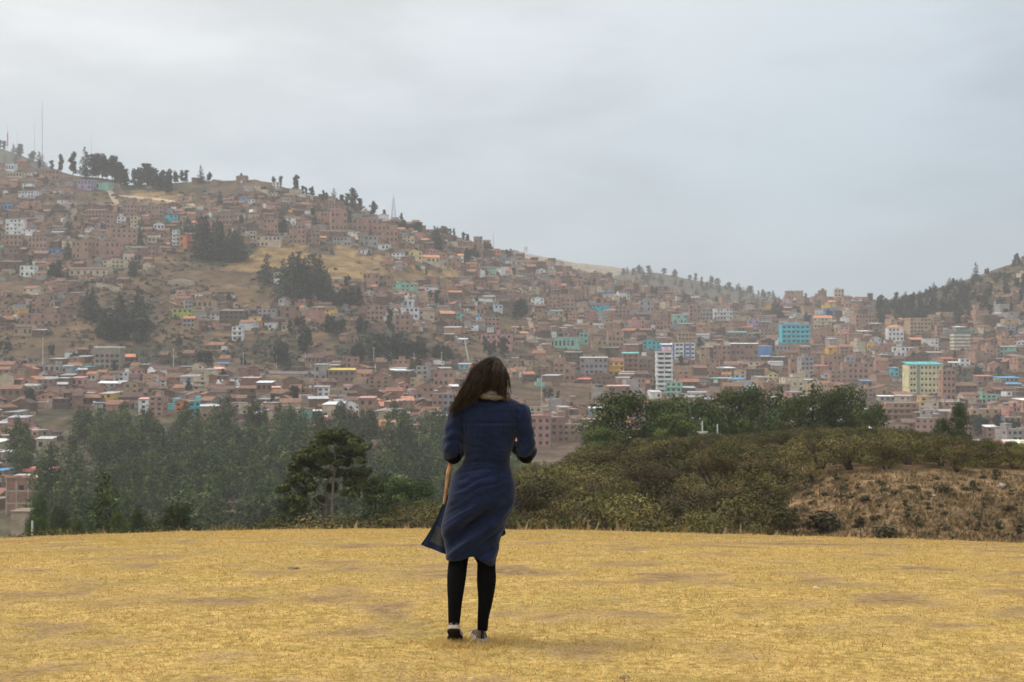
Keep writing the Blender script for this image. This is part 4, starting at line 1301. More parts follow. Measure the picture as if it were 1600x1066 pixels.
# (u0, u1, v top, v base, walls, roof, storeys[, style, extra label])
LM = """
8 34 340 367 wh mt 4;120 143 280 297 pu mp 2;144 170 284 297 gn mp 1;70 92 265 282 br f 2;8 22 255 268 wh mw 1;10 35 268 278 cr mg 1;27 54 297 310 wh mg 2;0 18 319 329 bl mg 1;
131 166 326 341 br t 2;166 178 335 365 br f 4;192 215 320 339 br f 3;203 215 338 356 cr f 3;230 255 322 341 br f 3;257 278 334 348 tq mg 2;240 257 348 359 wh t 1;341 364 334 352 br mw 2;
269 281 358 384 wh mt 4;281 292 368 389 or f 2;291 304 363 389 rd mw 4;230 244 369 380 cr mw 1;166 214 357 381 br f 3;111 139 377 405 br f 3;140 188 377 401 br f 2;2 34 367 384 br f 2;42 75 370 389 br f 2;
0 28 385 403 b2 u 2;64 94 388 398 bl mg 1;30 54 415 433 wh f 2;0 33 406 424 ad u 1;105 170 419 431 cr u 1;161 200 404 419 cr t 2;231 243 384 401 br f 2;262 304 437 445 cr u 1;390 400 361 381 cr f 3;
495 517 331 349 br f 2;517 543 331 361 br f 3;451 478 352 381 br f 4;481 500 364 381 br f 2;500 543 360 371 b2 u 1;520 549 369 385 gy mg 2;411 435 342 366 br f 3;400 439 367 386 cr mg 2;550 598 342 361 br f 2;
565 586 334 346 gy mg 2;590 622 352 379 br f 3;562 590 367 385 gy mp 2;590 608 381 391 wh mg 1;634 660 390 407 ye t 2;646 688 400 411 cr o 1;677 699 407 419 cr mw 1;699 719 404 417 br f 2;660 688 389 400 pk t 2;
629 648 367 379 cr mr 2;741 754 370 389 br f 4;770 782 389 399 or f 1;425 437 285 295 wh f 2;512 529 320 333 pk mr 2;567 592 427 447 br f 2;592 612 430 446 br mb 2;612 648 441 457 gn u 2;652 668 455 469 cr t 1;
572 599 472 501 br t 3;626 654 480 499 wh f 2;630 645 468 480 wh f 1;654 679 482 500 cr u 2;617 641 492 518 br f 3;440 454 504 518 cr u 1;419 431 504 516 wh mg 1;402 432 483 496 gy f 2;437 469 478 498 b2 f 2;
689 701 464 476 br u 1;689 722 455 465 ad o 1;744 757 480 494 br f 1;756 781 496 517 br f 3;772 786 476 489 wh mb 2;750 800 522 541 pk f 2;540 561 558 576 br f 2;512 555 577 598 b2 my 2;490 511 568 597 gy mg 2;
575 609 582 613 br t 4;486 515 604 620 wh mg 2;535 546 602 615 wh mp 1;624 640 597 612 pk o 1;650 679 600 623 br t 2;677 709 581 604 br f 2;650 669 572 593 gy f 3;560 585 620 651 br mp 2;575 592 622 640 tn o 1;
675 692 616 652 br f 4;692 709 615 654 gy f 4;400 425 597 613 b2 mw 1;425 438 605 616 or mp 1;485 503 642 652 ad mw 1;300 340 466 482 tn t 1;269 301 481 498 lm mw 2;285 305 494 512 gy o 2;322 344 487 500 wh u 2;
342 381 484 506 ad mg 3;362 379 510 533 wh f 3;364 375 471 481 cr o 1;49 70 466 488 br f 3;30 93 490 509 br f 2;21 51 508 525 tn u 1;51 70 515 526 ad mw 1;0 18 484 496 br f 2;59 95 570 583 gy f 1;95 113 572 584 gy mg 1;
186 200 582 596 wh f 2;135 150 582 595 cr o 1;150 166 579 593 or t 2;170 186 580 597 cr u 2;249 260 592 604 wh t 2;301 322 589 618 cr f 4;375 400 602 626 ad t 2;296 313 627 646 tq f 2;272 296 625 644 or o 2;216 232 622 648 wh mp 3;
232 255 620 651 br f 4;126 158 619 631 ad t 1;110 130 590 604 pk mp 1;152 188 600 606 gy mw 1;0 33 602 631 b2 t 2;0 20 630 646 cr t 2;0 28 667 682 ye u 2;57 82 685 703 cr mw 1;0 22 705 726 gy mw 2;
1034 1052 537 560 bl mw 3;950 976 559 588 oc t 3 balcony;972 998 550 583 b2 mt 4 balcony;998 1025 561 583 b2 f 3;906 950 557 586 gy mw 3;865 882 559 591 br f 4;882 899 575 596 br f 2;925 949 532 550 tn f 2;950 975 517 543 br f 3;
997 1033 530 546 tq t 2;865 905 526 546 gn mg 1;905 919 520 538 gn f 2;904 927 499 511 tn t 1;856 877 464 481 br f 3;877 898 460 486 br f 4;919 950 474 486 tq u 2;860 880 485 493 gn mw 1;1052 1074 491 506 gn mw 2;
1115 1145 480 501 wh mr 3;1097 1114 482 501 gy f 3;1077 1095 477 501 br f 4;1059 1088 517 533 tn t 2;1114 1142 540 563 br f 3;1142 1185 535 565 b2 mw 3;1102 1125 562 586 br f 4;1147 1165 577 591 cr o 2;1102 1126 591 599 b2 mt 1;
1137 1167 519 527 b2 mt 1;1169 1187 520 527 gy mw 1;950 985 602 623 b2 mp 2;929 955 622 638 cr u 2;920 945 637 653 gn mw 2;826 857 637 651 cr f 2;860 882 652 692 b2 f 4;1040 1065 597 622 gn f 3;1004 1025 628 641 wh mr 1;
1016 1034 612 624 wh mw 1;1271 1300 493 513 cr o 3;1280 1304 512 531 br f 2;1304 1310 512 529 ye f 3;1336 1368 492 511 br f 3;1421 1456 497 521 tn f 4;1464 1474 508 531 br f 4;1422 1445 528 542 ad o 2;1541 1565 530 539 b2 o 1;
1562 1588 541 556 gn mg 2;1395 1421 542 558 wh f 2;1355 1368 535 546 oc f 2;1294 1315 540 556 oc o 2;1312 1334 538 558 br t 3;1472 1496 560 567 br mr 1;1251 1272 558 593 gy f 5;1235 1251 560 585 br f 3;1287 1316 555 581 br f 3;
1287 1300 582 591 wh t 1;1200 1216 582 595 ye u 2;1472 1494 578 626 br f 5;1390 1405 574 588 tq mg 2;1345 1364 595 605 b2 mb 1;1317 1365 567 593 br f 3;1527 1552 587 603 b2 mr 2;1572 1600 600 608 b2 mb 1;1562 1600 590 598 gy mb 1;
1384 1444 630 657 br f 3 balcony;1455 1471 595 614 wh f 2;1370 1400 603 621 tn t 1;1374 1400 619 627 gy mw 1;1504 1532 615 629 cr t 2;1532 1566 617 629 gn f 2;1492 1527 600 614 ad t 2;1572 1582 612 626 wh f 2;1342 1365 607 621 br f 2;
1282 1302 447 462 br f 3;1304 1319 452 465 cr f 2;1337 1352 454 467 br f 2;1360 1379 455 466 wh o 2;1227 1245 455 469 br f 2;1320 1332 472 481 pk t 1;1500 1516 560 574 wh f 2;
80 94 765 790 br f 1;1170 1185 500 514 pu f 2;1188 1212 514 530 br f 3;1212 1236 540 556 gy f 2;1020 1048 500 514 br t 2;985 1008 500 516 pk f 2;960 985 478 496 br f 3;1000 1022 470 488 gy f 2;1130 1160 600 618 b2 t 2;1205 1235 600 622 br f 3
"""
def pix_region(u, v):
    """a phrase that tells where in the town a house stands, by things one can find"""
    if u < 420 and v < 330: return 'under the dark skyline grove'
    if u < 270 and v < 440: return 'between the tree-lined stair streets on the left hill' if 110 < u < 215 else ('left of the stair streets on the left hill' if u <= 110 else 'right of the stair streets on the left hill')
    if u < 420 and v < 440: return 'around the big dark pine grove on the left hill'
    if u < 730 and v < 425: return 'above the golden slope'
    if u < 260 and v < 545: return 'on the brown slope at the left'
    if u < 400 and v < 545: return 'beside the lime green house'
    if u < 560 and v < 530: return 'along the long brick wall on the brown slope'
    if u < 850 and v < 560: return 'on the terraces below the golden slope'
    if u < 270 and v < 660: return 'below the concrete apartment block by the road'
    if u < 480 and v < 665: return 'between the bus on the road and the wood'
    if u < 830 and v < 665: return 'between the shaded bank and the wood'
    if u < 120: return 'at the left edge of the wood'
    if u < 900 and v > 560: return 'just right of the woman'
    if u < 1000 and v < 500: return 'around the twin blue domes'
    if u < 1000 and v < 560: return 'above the row with the ochre house'
    if u < 1210 and v < 520: return 'below the hazy wooded hill'
    if u < 1210 and v < 600: return 'around the white and blue apartment block'
    if u < 1210: return 'behind the thicket, near the white tower'
    if v < 490: return 'on the central ridge against the sky' if u < 1385 else 'on the right-hand hill'
    if u < 1370 and v < 560: return 'around the turquoise block'
    if u < 1370: return 'behind the large green tree clump'
    if v < 562: return 'above the pale yellow block'
    return 'around and below the pale yellow block'

HOUSES = []      # records used for the labels and for keeping houses apart
def size_word(st, w): return ['', 'low', 'two-storey', 'three-storey', 'four-storey', 'five-storey'][min(st, 5)] + (' wide' if w > 20 else ' narrow' if w < 8 else '')

def make_house(u0, u1, v0, v1, wcode, rcode, st, style, rr, rz=None, windows=True, ymin=560, name='house'):
    um = (u0 + u1) / 2
    p = hit(um, v1, ymin)
    if p is None: return None
    k = p.y / FPX
    rz = rr.uniform(-.22, .22) if rz is None else rz
    w = (u1 - u0) * k * .97; h = (v1 - v0) * k
    d = max(6.0, min(w * rr.uniform(.7, 1.0), 13))
    if rcode in ('t', 'u', 'o'): h = max(h * .80, 2.2)
    elif rcode != 'f': h = max(h * .92, 2.2)
    t = empty(name, p, rz)
    wc = jit(WC[wcode], rr, .10)
    wmb, rmb = MB(), MB()
    wall_geo(wmb, w, d, h, st, wc, rr, style, not windows)
    roof_geo(rmb, w, d, h, rcode, wc, rr, wmb)
    wmb.build('wall', [M_WALL, M_GLASS], t)
    rmb.build('roof', M_ROOF, t)
    if windows: add_windows(t, w, h, st, rr)
    HOUSES.append(dict(o=t, u=um, v=v1, w=w, st=st, wc=wcode, rc=rcode, px=(u1 - u0) * (v1 - v0), u0=u0, u1=u1, v0=v0))
    return t

RH = random.Random(77)
OCC = []          # occupied pixel boxes
SPOC = []         # boxes of the special buildings, kept free
for rec in LM.replace('\n', '').split(';'):
    f = rec.split()
    if len(f) < 7: continue
    a, b, c, d = (float(x) for x in f[:4])
    st = int(f[6])
    style = f[7] if len(f) > 7 else ('brick' if f[4] in ('br', 'b2') and st > 1 else ('balcony' if st > 2 and RH.random() < .5 else 'plain'))
    ym = 420 if (c > 660 and a < 100) else 560
    if make_house(a, b, c, d, f[4], f[5], st, style, RH, ymin=ym): OCC.append((a, b, c, d))

# --- buildings with features of their own
def special(name, label, u0, u1, v0, v1, ymin=560, rz=0.0, depth=None):
    p = hit((u0 + u1) / 2, v1, ymin)
    k = p.y / FPX
    t = empty(name, p, rz); tag(t, label, 'building')
    OCC.append((u0, u1, v0, v1)); SPOC.append((u0 - 3, u1 + 3, v0, v1 + 1))
    return t, (u1 - u0) * k, (v1 - v0) * k, depth or min((u1 - u0) * k * .8, 14)

# concrete apartment block by the road
t, w, h, d = special('apartment_block', 'square grey-brown four-storey block with a white roof edge, alone above the road', 148, 187, 541, 577)
m = MB(); wall_geo(m, w, d, h * .92, 4, (0.30, .24, .18), RH, 'plain', False, 5); m.build('wall', [M_WALL, M_GLASS], t)
m = MB(); m.box(-w / 2 - .3, w / 2 + .3, -.4, d + .3, h * .92, h, 0, (.72, .70, .66)); m.build('roof', M_ROOF, t)
for k in range(3):
    for i in range(5):
        x = -w / 2 + (i + .5) * w / 5
        o = link('window', WIN_MESH, t); o.location = (x, -.02, h * .92 / 4 * (k + .25)); o.scale = (w / 5 * .6, 1, h * .13)
for i in (0, 5):
    m = MB(); x = -w / 2 + i * w / 5; m.box(x - .25, x + .25, -.35, .0, 0, h * .92, 0, (.34, .30, .25)); m.build('pillar', M_WALL, t)

# white tower, ten levels
t, w, h, d = special('tower_block', 'slim white tower of about ten storeys with dark window bands, tallest in the town', 1026, 1051, 549, 614)
m = MB(); m.box(-w / 2, w / 2, 0, d, -5, h, 0, (.70, .71, .70), False)
nl = 9
for k in range(nl + 1):
    z = h * k / nl
    m.box(-w / 2 - .25, w / 2 + .25, -.9, d + .1, z - .75, z - .02, 0, (.74, .75, .74))
m.build('wall', [M_WALL, M_GLASS], t)
for k in range(nl):
    z = h * k / nl + h / nl * .22
    for (x0, x1) in ((-.40, -.06), (.02, .40)):
        o = link('window', WIN_MESH, t); o.location = (w * (x0 + x1) / 2, -.02, z); o.scale = (w * (x1 - x0), 1, h / nl * .42)
m = MB(); m.box(-w / 2 - .2, w / 2 + .2, -.6, d, h, h + .35, 0, (.45, .12, .10)); m.box(-w * .1, w * .45, d * .3, d * .8, h + .35, h + 2.6, 0, (.7, .7, .7)); m.build('roof', M_ROOF, t)

# white and blue apartment block
t, w, h, d = special('apartment_block', 'white four-storey block with blue vertical panels, above the slim white tower', 1051, 1086, 536, 562)
m = MB(); m.box(-w / 2, w / 2, 0, d, -5, h, 0, (.74, .74, .72), False)
for k in range(1, 4): m.box(-w / 2 - .05, w / 2 + .05, -.06, d, h * k / 4 - .2, h * k / 4, 0, (.6, .6, .58))
m.build('wall', [M_WALL, M_GLASS], t)
m = MB(); m.box(-w / 2 - .15, w / 2 + .15, -.2, d, h, h + .3, 0, (.6, .55, .5)); m.build('roof', M_ROOF, t)
for (x0, x1) in ((-.5, -.42), (.00, .09), (.24, .33)):
    m = MB(); m.box(w * x0, w * x1, -.12, -.001, .2, h * .985, 0, (.09, .18, .50)); m.build('blue_panel', M_METAL, t)
for k in range(4):
    for (x0, x1) in ((-.36, -.22), (-.19, -.05), (.10, .23), (.34, .46)):
        o = link('window', WIN_MESH, t); o.location = (w * (x0 + x1) / 2, -.02, h / 4 * (k + .3)); o.scale = (w * (x1 - x0), 1, h / 4 * .42)

# turquoise block
t, w, h, d = special('apartment_block', 'bright turquoise four-storey block with rows of dark windows, right of centre', 1222, 1265, 507, 536)
tq = (.05, .50, .60)
m = MB(); m.box(-w / 2, w / 2, 0, d, -5, h, 0, tq, False)
for k in range(1, 5): m.box(-w / 2 - .15, w / 2 + .15, -.5, d + .1, h * k / 4 - .9, h * k / 4 - .02, 0, (.10, .55, .63))
for x in (-.5, -.17, .17, .5): m.box(w * x - .25, w * x + .25, -.3, 0.0, -4, h - 1, 0, (.12, .52, .58))
m.build('wall', [M_WALL, M_GLASS], t)
m = MB(); m.box(-w / 2 - .3, w / 2 + .3, -.6, d + .2, h, h + .35, 0, (.42, .30, .45)); m.box(-w * .3, w * .2, d * .4, d * .8, h + .35, h + 1.8, 0, (.15, .45, .5)); m.build('roof', M_ROOF, t)
for k in range(4):
    for i in range(6):
        o = link('window', WIN_MESH, t); o.location = (-w / 2 + (i + .5) * w / 6, -.02, h / 4 * (k + .18)); o.scale = (w / 6 * .6, 1, h / 4 * .42)

# pale yellow block with teal roof
t, w, h, d = special('apartment_block', 'large pale yellow five-storey block with a teal roof and a grey-green stair strip', 1420, 1472, 570, 615)
m = MB(); m.box(-w / 2, w / 2, 0, d, -5, h, 0, (.68, .62, .36), False)
for k in range(1, 5): m.box(-w / 2 - .05, w / 2 + .05, -.06, d, h * k / 5 - .2, h * k / 5, 0, (.5, .48, .36))
m.build('wall', [M_WALL, M_GLASS], t)
m = MB(); m.box(-w * .25, -w * .17, -.35, -.001, 0, h, 0, (.22, .32, .30)); m.build('stair_strip', M_WALL, t)
m = MB()
for (x0, x1) in ((-.53, .22), (.25, .53)):
    vs = [(w * x0, -.9, h + .1), (w * x1, -.9, h + .1), (w * x1, d + .4, h + 1.6), (w * x0, d + .4, h + 1.6)]; vs += [(a, b, c + .15) for a, b, c in vs]
    m.mesh(vs, [(3, 2, 1, 0), (4, 5, 6, 7), (0, 1, 5, 4), (1, 2, 6, 5), (2, 3, 7, 6), (3, 0, 4, 7)], 0, (.10, .45, .46))
m.build('roof', M_ROOF, t)
for k in range(5):
    for x in (-.42, -.33, -.10, 0.02, .14, .26, .38):
        o = link('window', WIN_MESH, t); o.location = (w * x, -.02, h / 5 * (k + .3)); o.scale = (w * .06, 1, h / 5 * .4)

# striped office with green roof
t, w, h, d = special('office_block', 'block with cream and grey horizontal bands under a green roof, upper right of town', 1491, 1516, 520, 547)
m = MB(); m.box(-w / 2, w / 2, 0, d, -5, h, 0, (.25, .22, .20), False)
for k in range(5): m.box(-w / 2 - .3, w / 2 + .3, -.5, d, h * k / 5, h * k / 5 + h * .11, 0, (.66, .60, .47))
m.build('wall', [M_WALL, M_GLASS], t)
m = MB(); m.box(-w / 2 - .3, w / 2 + .3, -.5, d, h, h + .6, 0, (.08, .22, .20)); m.box(-w * .3, w * .4, 1, d * .8, h + .6, h + 2.2, 0, (.10, .26, .22)); m.build('roof', M_ROOF, t)

# white house with orange pavilion roof
t, w, h, d = special('house', 'white three-storey house with an orange hipped roof, left of the green-roofed banded block', 1388, 1412, 512, 533)
m = MB(); wall_geo(m, w, d, h, 3, (.74, .73, .70), RH, 'plain', False, 4); m.build('wall', [M_WALL, M_GLASS], t)
m = MB(); a = w / 2 + .4
m.mesh([(-a, -.5, h), (a, -.5, h), (a, d + .4, h), (-a, d + .4, h), (-w * .12, d * .45, h + 2.4), (w * .12, d * .45, h + 2.4)], [(0, 1, 5, 4), (1, 2, 5), (2, 3, 4, 5), (3, 0, 4), (3, 2, 1, 0)], 0, (.52, .24, .12)); m.build('roof', M_ROOF, t)
add_windows(t, w, h, 3, RH)

# brick building right of the woman
t, w, h, d = special('apartment_block', 'pinkish brick building with three window columns close to the right of the woman', 829, 860, 652, 698)
m = MB(); wall_geo(m, w, d, h, 4, (.42, .23, .19), RH, 'brick', False, 6); m.build('wall', [M_WALL, M_GLASS], t)
m = MB(); roof_geo(m, w, d, h, 'f', (.42, .23, .19), RH); m.box(-w / 2 - .2, w / 2 + .2, -.3, d, h + .225, h + .9, 0, (.48, .20, .18)); m.build('roof', M_ROOF, t)
add_windows(t, w, h, 4, RH, 3, skip=0)

# brick buildings at the left edge below the wood
t, w, h, d = special('apartment_block', 'tall unfinished brick building with a pink roof strip at the left edge of the photo', 10, 62, 747, 805, 380, 0, 12)
m = MB(); wall_geo(m, w, d, h, 3, (.36, .20, .14), RH, 'plain', False, 8)
for k in (0, 1, 2): m.box(-w / 2 - .05, w / 2 + .05, -.12, 0, h * (k + .88) / 3, h * (k + 1) / 3, 0, (.50, .40, .33))
for x in (-.5, -.2, .15, .5): m.box(w * x - .2, w * x + .2, -.10, 0, -8, h * .985, 0, (.50, .40, .33))
m.build('wall', [M_WALL, M_GLASS], t)
m = MB(); m.box(-w / 2 - .4, w / 2 + .4, -.6, d, h, h + .25, 0, (.45, .40, .36)); m.box(-w / 2 - .4, w * .42, -.7, -.5, h + .1, h + .8, 0, (.58, .28, .22)); m.build('roof', M_ROOF, t)
for (x, z) in ((-.05, .68),):
    o = link('window', WIN_MESH, t); o.location = (w * x, -.02, h * z); o.scale = (1.5, 1, 1.3)
o = link('window', WIN_MESH, t); o.location = (w * .40, -.02, h * .62); o.scale = (.9, 1, 2.2)
m = MB(); m.box(-w * .3, w * .35, -.12, -.002, 1.0, h * .16, 0, (.16, .12, .11)); m.build('shop_shutter', M_METAL, t)
t, w, h, d = special('house', 'brick house with a flat pink sheet roof, behind the tall unfinished brick building', 38, 77, 737, 775, 395, 0, 10)
m = MB(); wall_geo(m, w, d, h, 2, (.30, .18, .14), RH, 'brick', True, 6); m.build('wall', [M_WALL, M_GLASS], t)
m = MB(); m.box(-w / 2 - .4, w / 2 + .5, -.6, d, h, h + .9, 0, (.60, .20, .20)); m.build('roof', M_ROOF, t)
t, w, h, d = special('house', 'low plain cream house below the tall unfinished brick building at the left edge', 17, 44, 800, 838, 200, 0, 8)
m = MB(); wall_geo(m, w, d, h, 1, (.42, .33, .23), RH, 'plain', False, 6); m.build('wall', [M_WALL, M_GLASS], t)
m = MB(); m.box(-w / 2 - .3, w / 2 + .3, -.4, d, h, h + .2, 0, (.26, .20, .15)); m.build('roof', M_ROOF, t)

# twin blue domes
for i, (u, s) in enumerate(((943, 'left'), (953, 'right'))):
    p = hit(u, 466, 560); k = p.y / FPX; r = 4.6 * k
    t = empty('domed_tower', p); tag(t, 'round tower with dark blue dome, the %s one of the twin domes in the town' % s, 'tower', 'twin blue domed towers')
    m = MB(); m.tube([(0, r, -4), (0, r, 7 * k)], r * .96, 14, 0, (.55, .48, .40)); m.build('drum', M_WALL, t)
    m = MB(); n = 14; vs = []; fs = []
    for a in range(6):
        th = a / 6 * math.pi / 2
        for b in range(n): vs.append((math.cos(b / n * 6.2832) * math.cos(th) * r * 1.06, r + math.sin(b / n * 6.2832) * math.cos(th) * r * 1.06, 7 * k + math.sin(th) * r * 1.2))
    vs.append((0, r, 7 * k + r * 1.22))
    for a in range(5):
        for b in range(n): fs.append((a * n + b, a * n + (b + 1) % n, (a + 1) * n + (b + 1) % n, (a + 1) * n + b))
    for b in range(n): fs.append((5 * n + b, 5 * n + (b + 1) % n, 6 * n))
    m.mesh(vs, fs, 0, (.05, .12, .26)); m.build('dome', M_METAL, t, True)
    OCC.append((938, 960, 452, 466))

# --- the rest of the town
def occupied(a, b, c, d, lim=.24):
    for (x0, x1, y0, y1) in SPOC:
        if min(b, x1) - max(a, x0) > 0 and min(d, y1) - max(c, y0) > 1.5: return True
    ar = (b - a) * (d - c)
    for (x0, x1, y0, y1) in OCC:
        iw = min(b, x1) - max(a, x0); ih = min(d, y1) - max(c, y0)
        if iw > 0 and ih > 0 and iw * ih > lim * min(ar, (x1 - x0) * (y1 - y0)): return True
    return False

def pick_wall(rr, u):
    x = rr.random()
    tab = (('br', .22), ('b2', .22), ('ad', .22), ('gy', .09), ('cr', .07), ('wh', .055), ('tn', .09), ('pk', .015), ('gn', .006), ('tq', .003), ('oc', .008), ('bl', .003))
    for c, p in tab:
        if x < p: return c
        x -= p
    return 'br'
def pick_roof(rr, st):
    x = rr.random()
    if st >= 3: return 'f' if x < .7 else rr.choice(['mw', 'mg', 'u', 't', 'mg'])
    tab = (('u', .36), ('t', .20), ('f', .20), ('mg', .13), ('mw', .045), ('o', .02), ('mr', .012), ('mt', .004), ('mb', .006), ('mp', .01))
    for c, p in tab:
        if x < p: return c
        x -= p
    return 'u'

CAND = []
def fill_town():
    rr = random.Random(1234)
    v = 249.0
    while v < 800:
        u = -36 + rr.uniform(0, 14)
        while u < 1640:
            p = hit(u, v, 560 if v < 700 else 340)
            if p is None: u += 14; continue
            k = p.y / FPX
            ch = cell(u, v - 2)
            w = rr.uniform(4.5, 10.5) if u < 900 or v < 500 else rr.uniform(6, 13)
            st = rr.choice([1, 1, 1, 2, 2]) if u < 800 else rr.choice([1, 1, 2, 2, 3])
            if u > 1000 and rr.random() < .12: st = 4
            wp = w / k; hp = st * 2.6 / k
            prob = {'H': .74, 'h': .22, 'b': .004, 'g': .0, 'm': .04, 't': .02}.get(ch, 0)
            vj = v + rr.uniform(-4, 4)
            if rr.random() < prob and not occupied(u - wp / 2, u + wp / 2, vj - hp * 1.25, vj):
                CAND.append((u, vj, wp, hp, st, k))
                u += wp * rr.uniform(.86, 1.12) + (rr.uniform(2, 7) if rr.random() < .18 else 0)
            else:
                u += 9
        pk = 0.46 if v < 480 else .40
        v += rr.uniform(3.9, 5.4) * (1.0 if v < 560 else 1.25)
fill_town()
CAND.sort(key=lambda c: -(c[2] * c[3]))
NIND = 300 - len(HOUSES) - 12
# the largest of them stand as houses of their own, the many small ones as one mass
front = [c for c in CAND if 0 < c[0] < 1600][:NIND]
fs_ = set(id(c) for c in front)
rest = [c for c in CAND if id(c) not in fs_]
for (u, v, wp, hp, st, k) in front:
    wc = pick_wall(RH, u); rc = pick_roof(RH, st)
    make_house(u - wp / 2, u + wp / 2, v - hp, v, wc, rc, st, 'brick' if wc in ('br', 'b2') and st > 1 else 'plain', RH, RH.uniform(-.5, .5), False, 340)

def mass_of_houses():
    W_, R_ = MB(), MB()
    big = MB()
    rr = random.Random(55)
    for (u, v, wp, hp, st, k) in rest:
        p = hit(u, v, 340)
        if p is None: continue
        w = wp * k; h = max(st * 2.6 * rr.uniform(.85, 1.1), 2.3); d = rr.uniform(6, 11)
        wc = pick_wall(rr, u); rc = pick_roof(rr, st)
        c = jit(WC[wc], rr, .16)
        lw, lr = MB(), MB()
        wall_geo(lw, w, d, h, st, c, rr, 'brick' if (wc in ('br', 'b2') and st > 2 and rr.random() < .3) else 'plain', True, 3.0, rr.choice([.3, .6, .95]))
        roof_geo(lr, w, d, h, rc, c, rr, lw)
        for q in range(rr.choice([0, 1, 2, 3])):     # sheds, yard walls, water tanks, stacked brick
            x = rr.uniform(-w, w); yy = rr.uniform(-4, d); s1 = rr.uniform(.8, 2.6); hh = rr.uniform(.8, 2.4)
            lw.box(x - s1, x + s1, yy, yy + rr.uniform(.4, 3), -2.5, hh, 0, jit(rr.choice([WC['br'], WC['ad'], WC['tn'], WC['gy'], WC['wh'], (.07, .06, .05)]), rr, .25))
        a = rr.uniform(-.3, .3) if rr.random() < .8 else rr.uniform(-.8, .8); ca, sa = math.cos(a), math.sin(a)
        for src, mi in ((lw, 0), (lr, 2)):
            b = len(big.v)
            big.v.extend([(p.x + x * ca - y * sa, p.y + x * sa + y * ca, p.z + z) for x, y, z in src.v])
            big.f.extend([tuple(b + i for i in f) for f in src.f])
            big.m.extend([(mi if mi else m_) for m_ in src.m]); big.c.extend(src.c)
    o = big.build('distant_houses', [M_WALL, M_GLASS, M_ROOF])
    tag(o, 'hundreds of small brick and adobe houses packed over the hillsides and valley', 'houses', None, 'stuff')
mass_of_houses()

# --- labels: look, place, then order from the left where several look alike
ORD = ['leftmost', 'second from the left', 'third from the left', 'fourth from the left', 'fifth from the left', 'sixth from the left', 'seventh from the left', 'eighth from the left', 'ninth from the left', 'tenth from the left',
       'eleventh from the left', 'twelfth from the left', 'thirteenth from the left', 'fourteenth from the left', 'fifteenth from the left']
def label_houses():
    by = {}
    for r in HOUSES:
        base = '%s %s house with %s' % (size_word(r['st'], r['w']), WN[r['wc']], RN[r['rc']])
        r['base'] = base; r['reg'] = pix_region(r['u'], r['v'])
        by.setdefault((base, r['reg']), []).append(r)
    for (base, reg), rs in by.items():
        rs.sort(key=lambda r: r['u'])
        for i, r in enumerate(rs):
            lb = base + ' ' + reg
            if len(rs) > 1: lb += ', ' + ('rightmost such' if i == len(rs) - 1 else ORD[i])
            lb = ' '.join(lb.split()[:16])
            tag(r['o'], lb, 'house', 'houses of the hillside town')
label_houses()

# ------------------------------------------------------------------ streets, walls, road
def ribbon(name, pts, w, col, label, ymin=560, lift=0.35, cat=None, kind='structure', n=10):
    """a road or path laid on the land through photo points"""
    P = []
    for (a, b) in zip(pts[:-1], pts[1:]):
        for j in range(n):
            t = j / n
            q = hit(a[0] * (1 - t) + b[0] * t, a[1] * (1 - t) + b[1] * t, ymin)
            if q: P.append(q)
    mb = MB(); vs = []
    for i, q in enumerate(P):
        d = P[min(i + 1, len(P) - 1)] - P[max(i - 1, 0)]; d.z = 0
        s = Vector((-d.y, d.x, 0)).normalized() * w / 2
        for e in (q + s, q - s):
            z = max(ground(e.x, e.y), q.z - .6) + lift
            vs.append((e.x, e.y, z)); 
    nv = len(vs)
    vs2 = vs + [(x, y, z - 1.2) for x, y, z in vs]
    fs = []
    for i in range(len(P) - 1):
        a = 2 * i
        fs += [(a, a + 1, a + 3, a + 2), (a, a + 2, a + 2 + nv, a + nv), (a + 3, a + 1, a + 1 + nv, a + 3 + nv)]
    mb.mesh(vs2, fs, 0, col)
    o = mb.build(name, M_WALL)
    tag(o, label, cat, None, kind)
    return o
ribbon('path', [(170, 286), (172, 300), (180, 315), (187, 326)], 5, (.36, .27, .19), 'steep dirt track below the skyline grove')
ribbon('road', [(186, 307), (215, 309), (250, 313), (292, 319), (325, 327)], 6, (.46, .35, .25), 'pale dirt road along the upper left hill')
ribbon('path', [(100, 410), (104, 370), (108, 326)], 5, (.17, .15, .14), 'steep grey stair street on the left hill')
ribbon('path', [(222, 392), (223, 350), (222, 322)], 4, (.17, .15, .14), 'narrow stair street right of the first one')
ribbon('path', [(548, 361), (554, 372), (557, 386)], 6, (.38, .28, .20), 'pale dirt ramp at the top of the golden slope')
ribbon('path', [(826, 497), (832, 515), (841, 535), (846, 552)], 4, (.30, .21, .15), 'steep path down the brown gully')
ribbon('path', [(60, 608), (62, 595), (66, 583)], 4, (.26, .19, .15), 'dirt track below the apartment block')
ribbon('road', [(-30, 586), (100, 588), (250, 582), (400, 583), (500, 584), (560, 580), (700, 582)], 9, (.16, .14, .13), 'asphalt road along the foot of the brown hill')
ribbon('road', [(520, 436), (600, 441), (700, 448), (800, 452)], 5, (.34, .25, .18), 'dirt road under the golden slope')

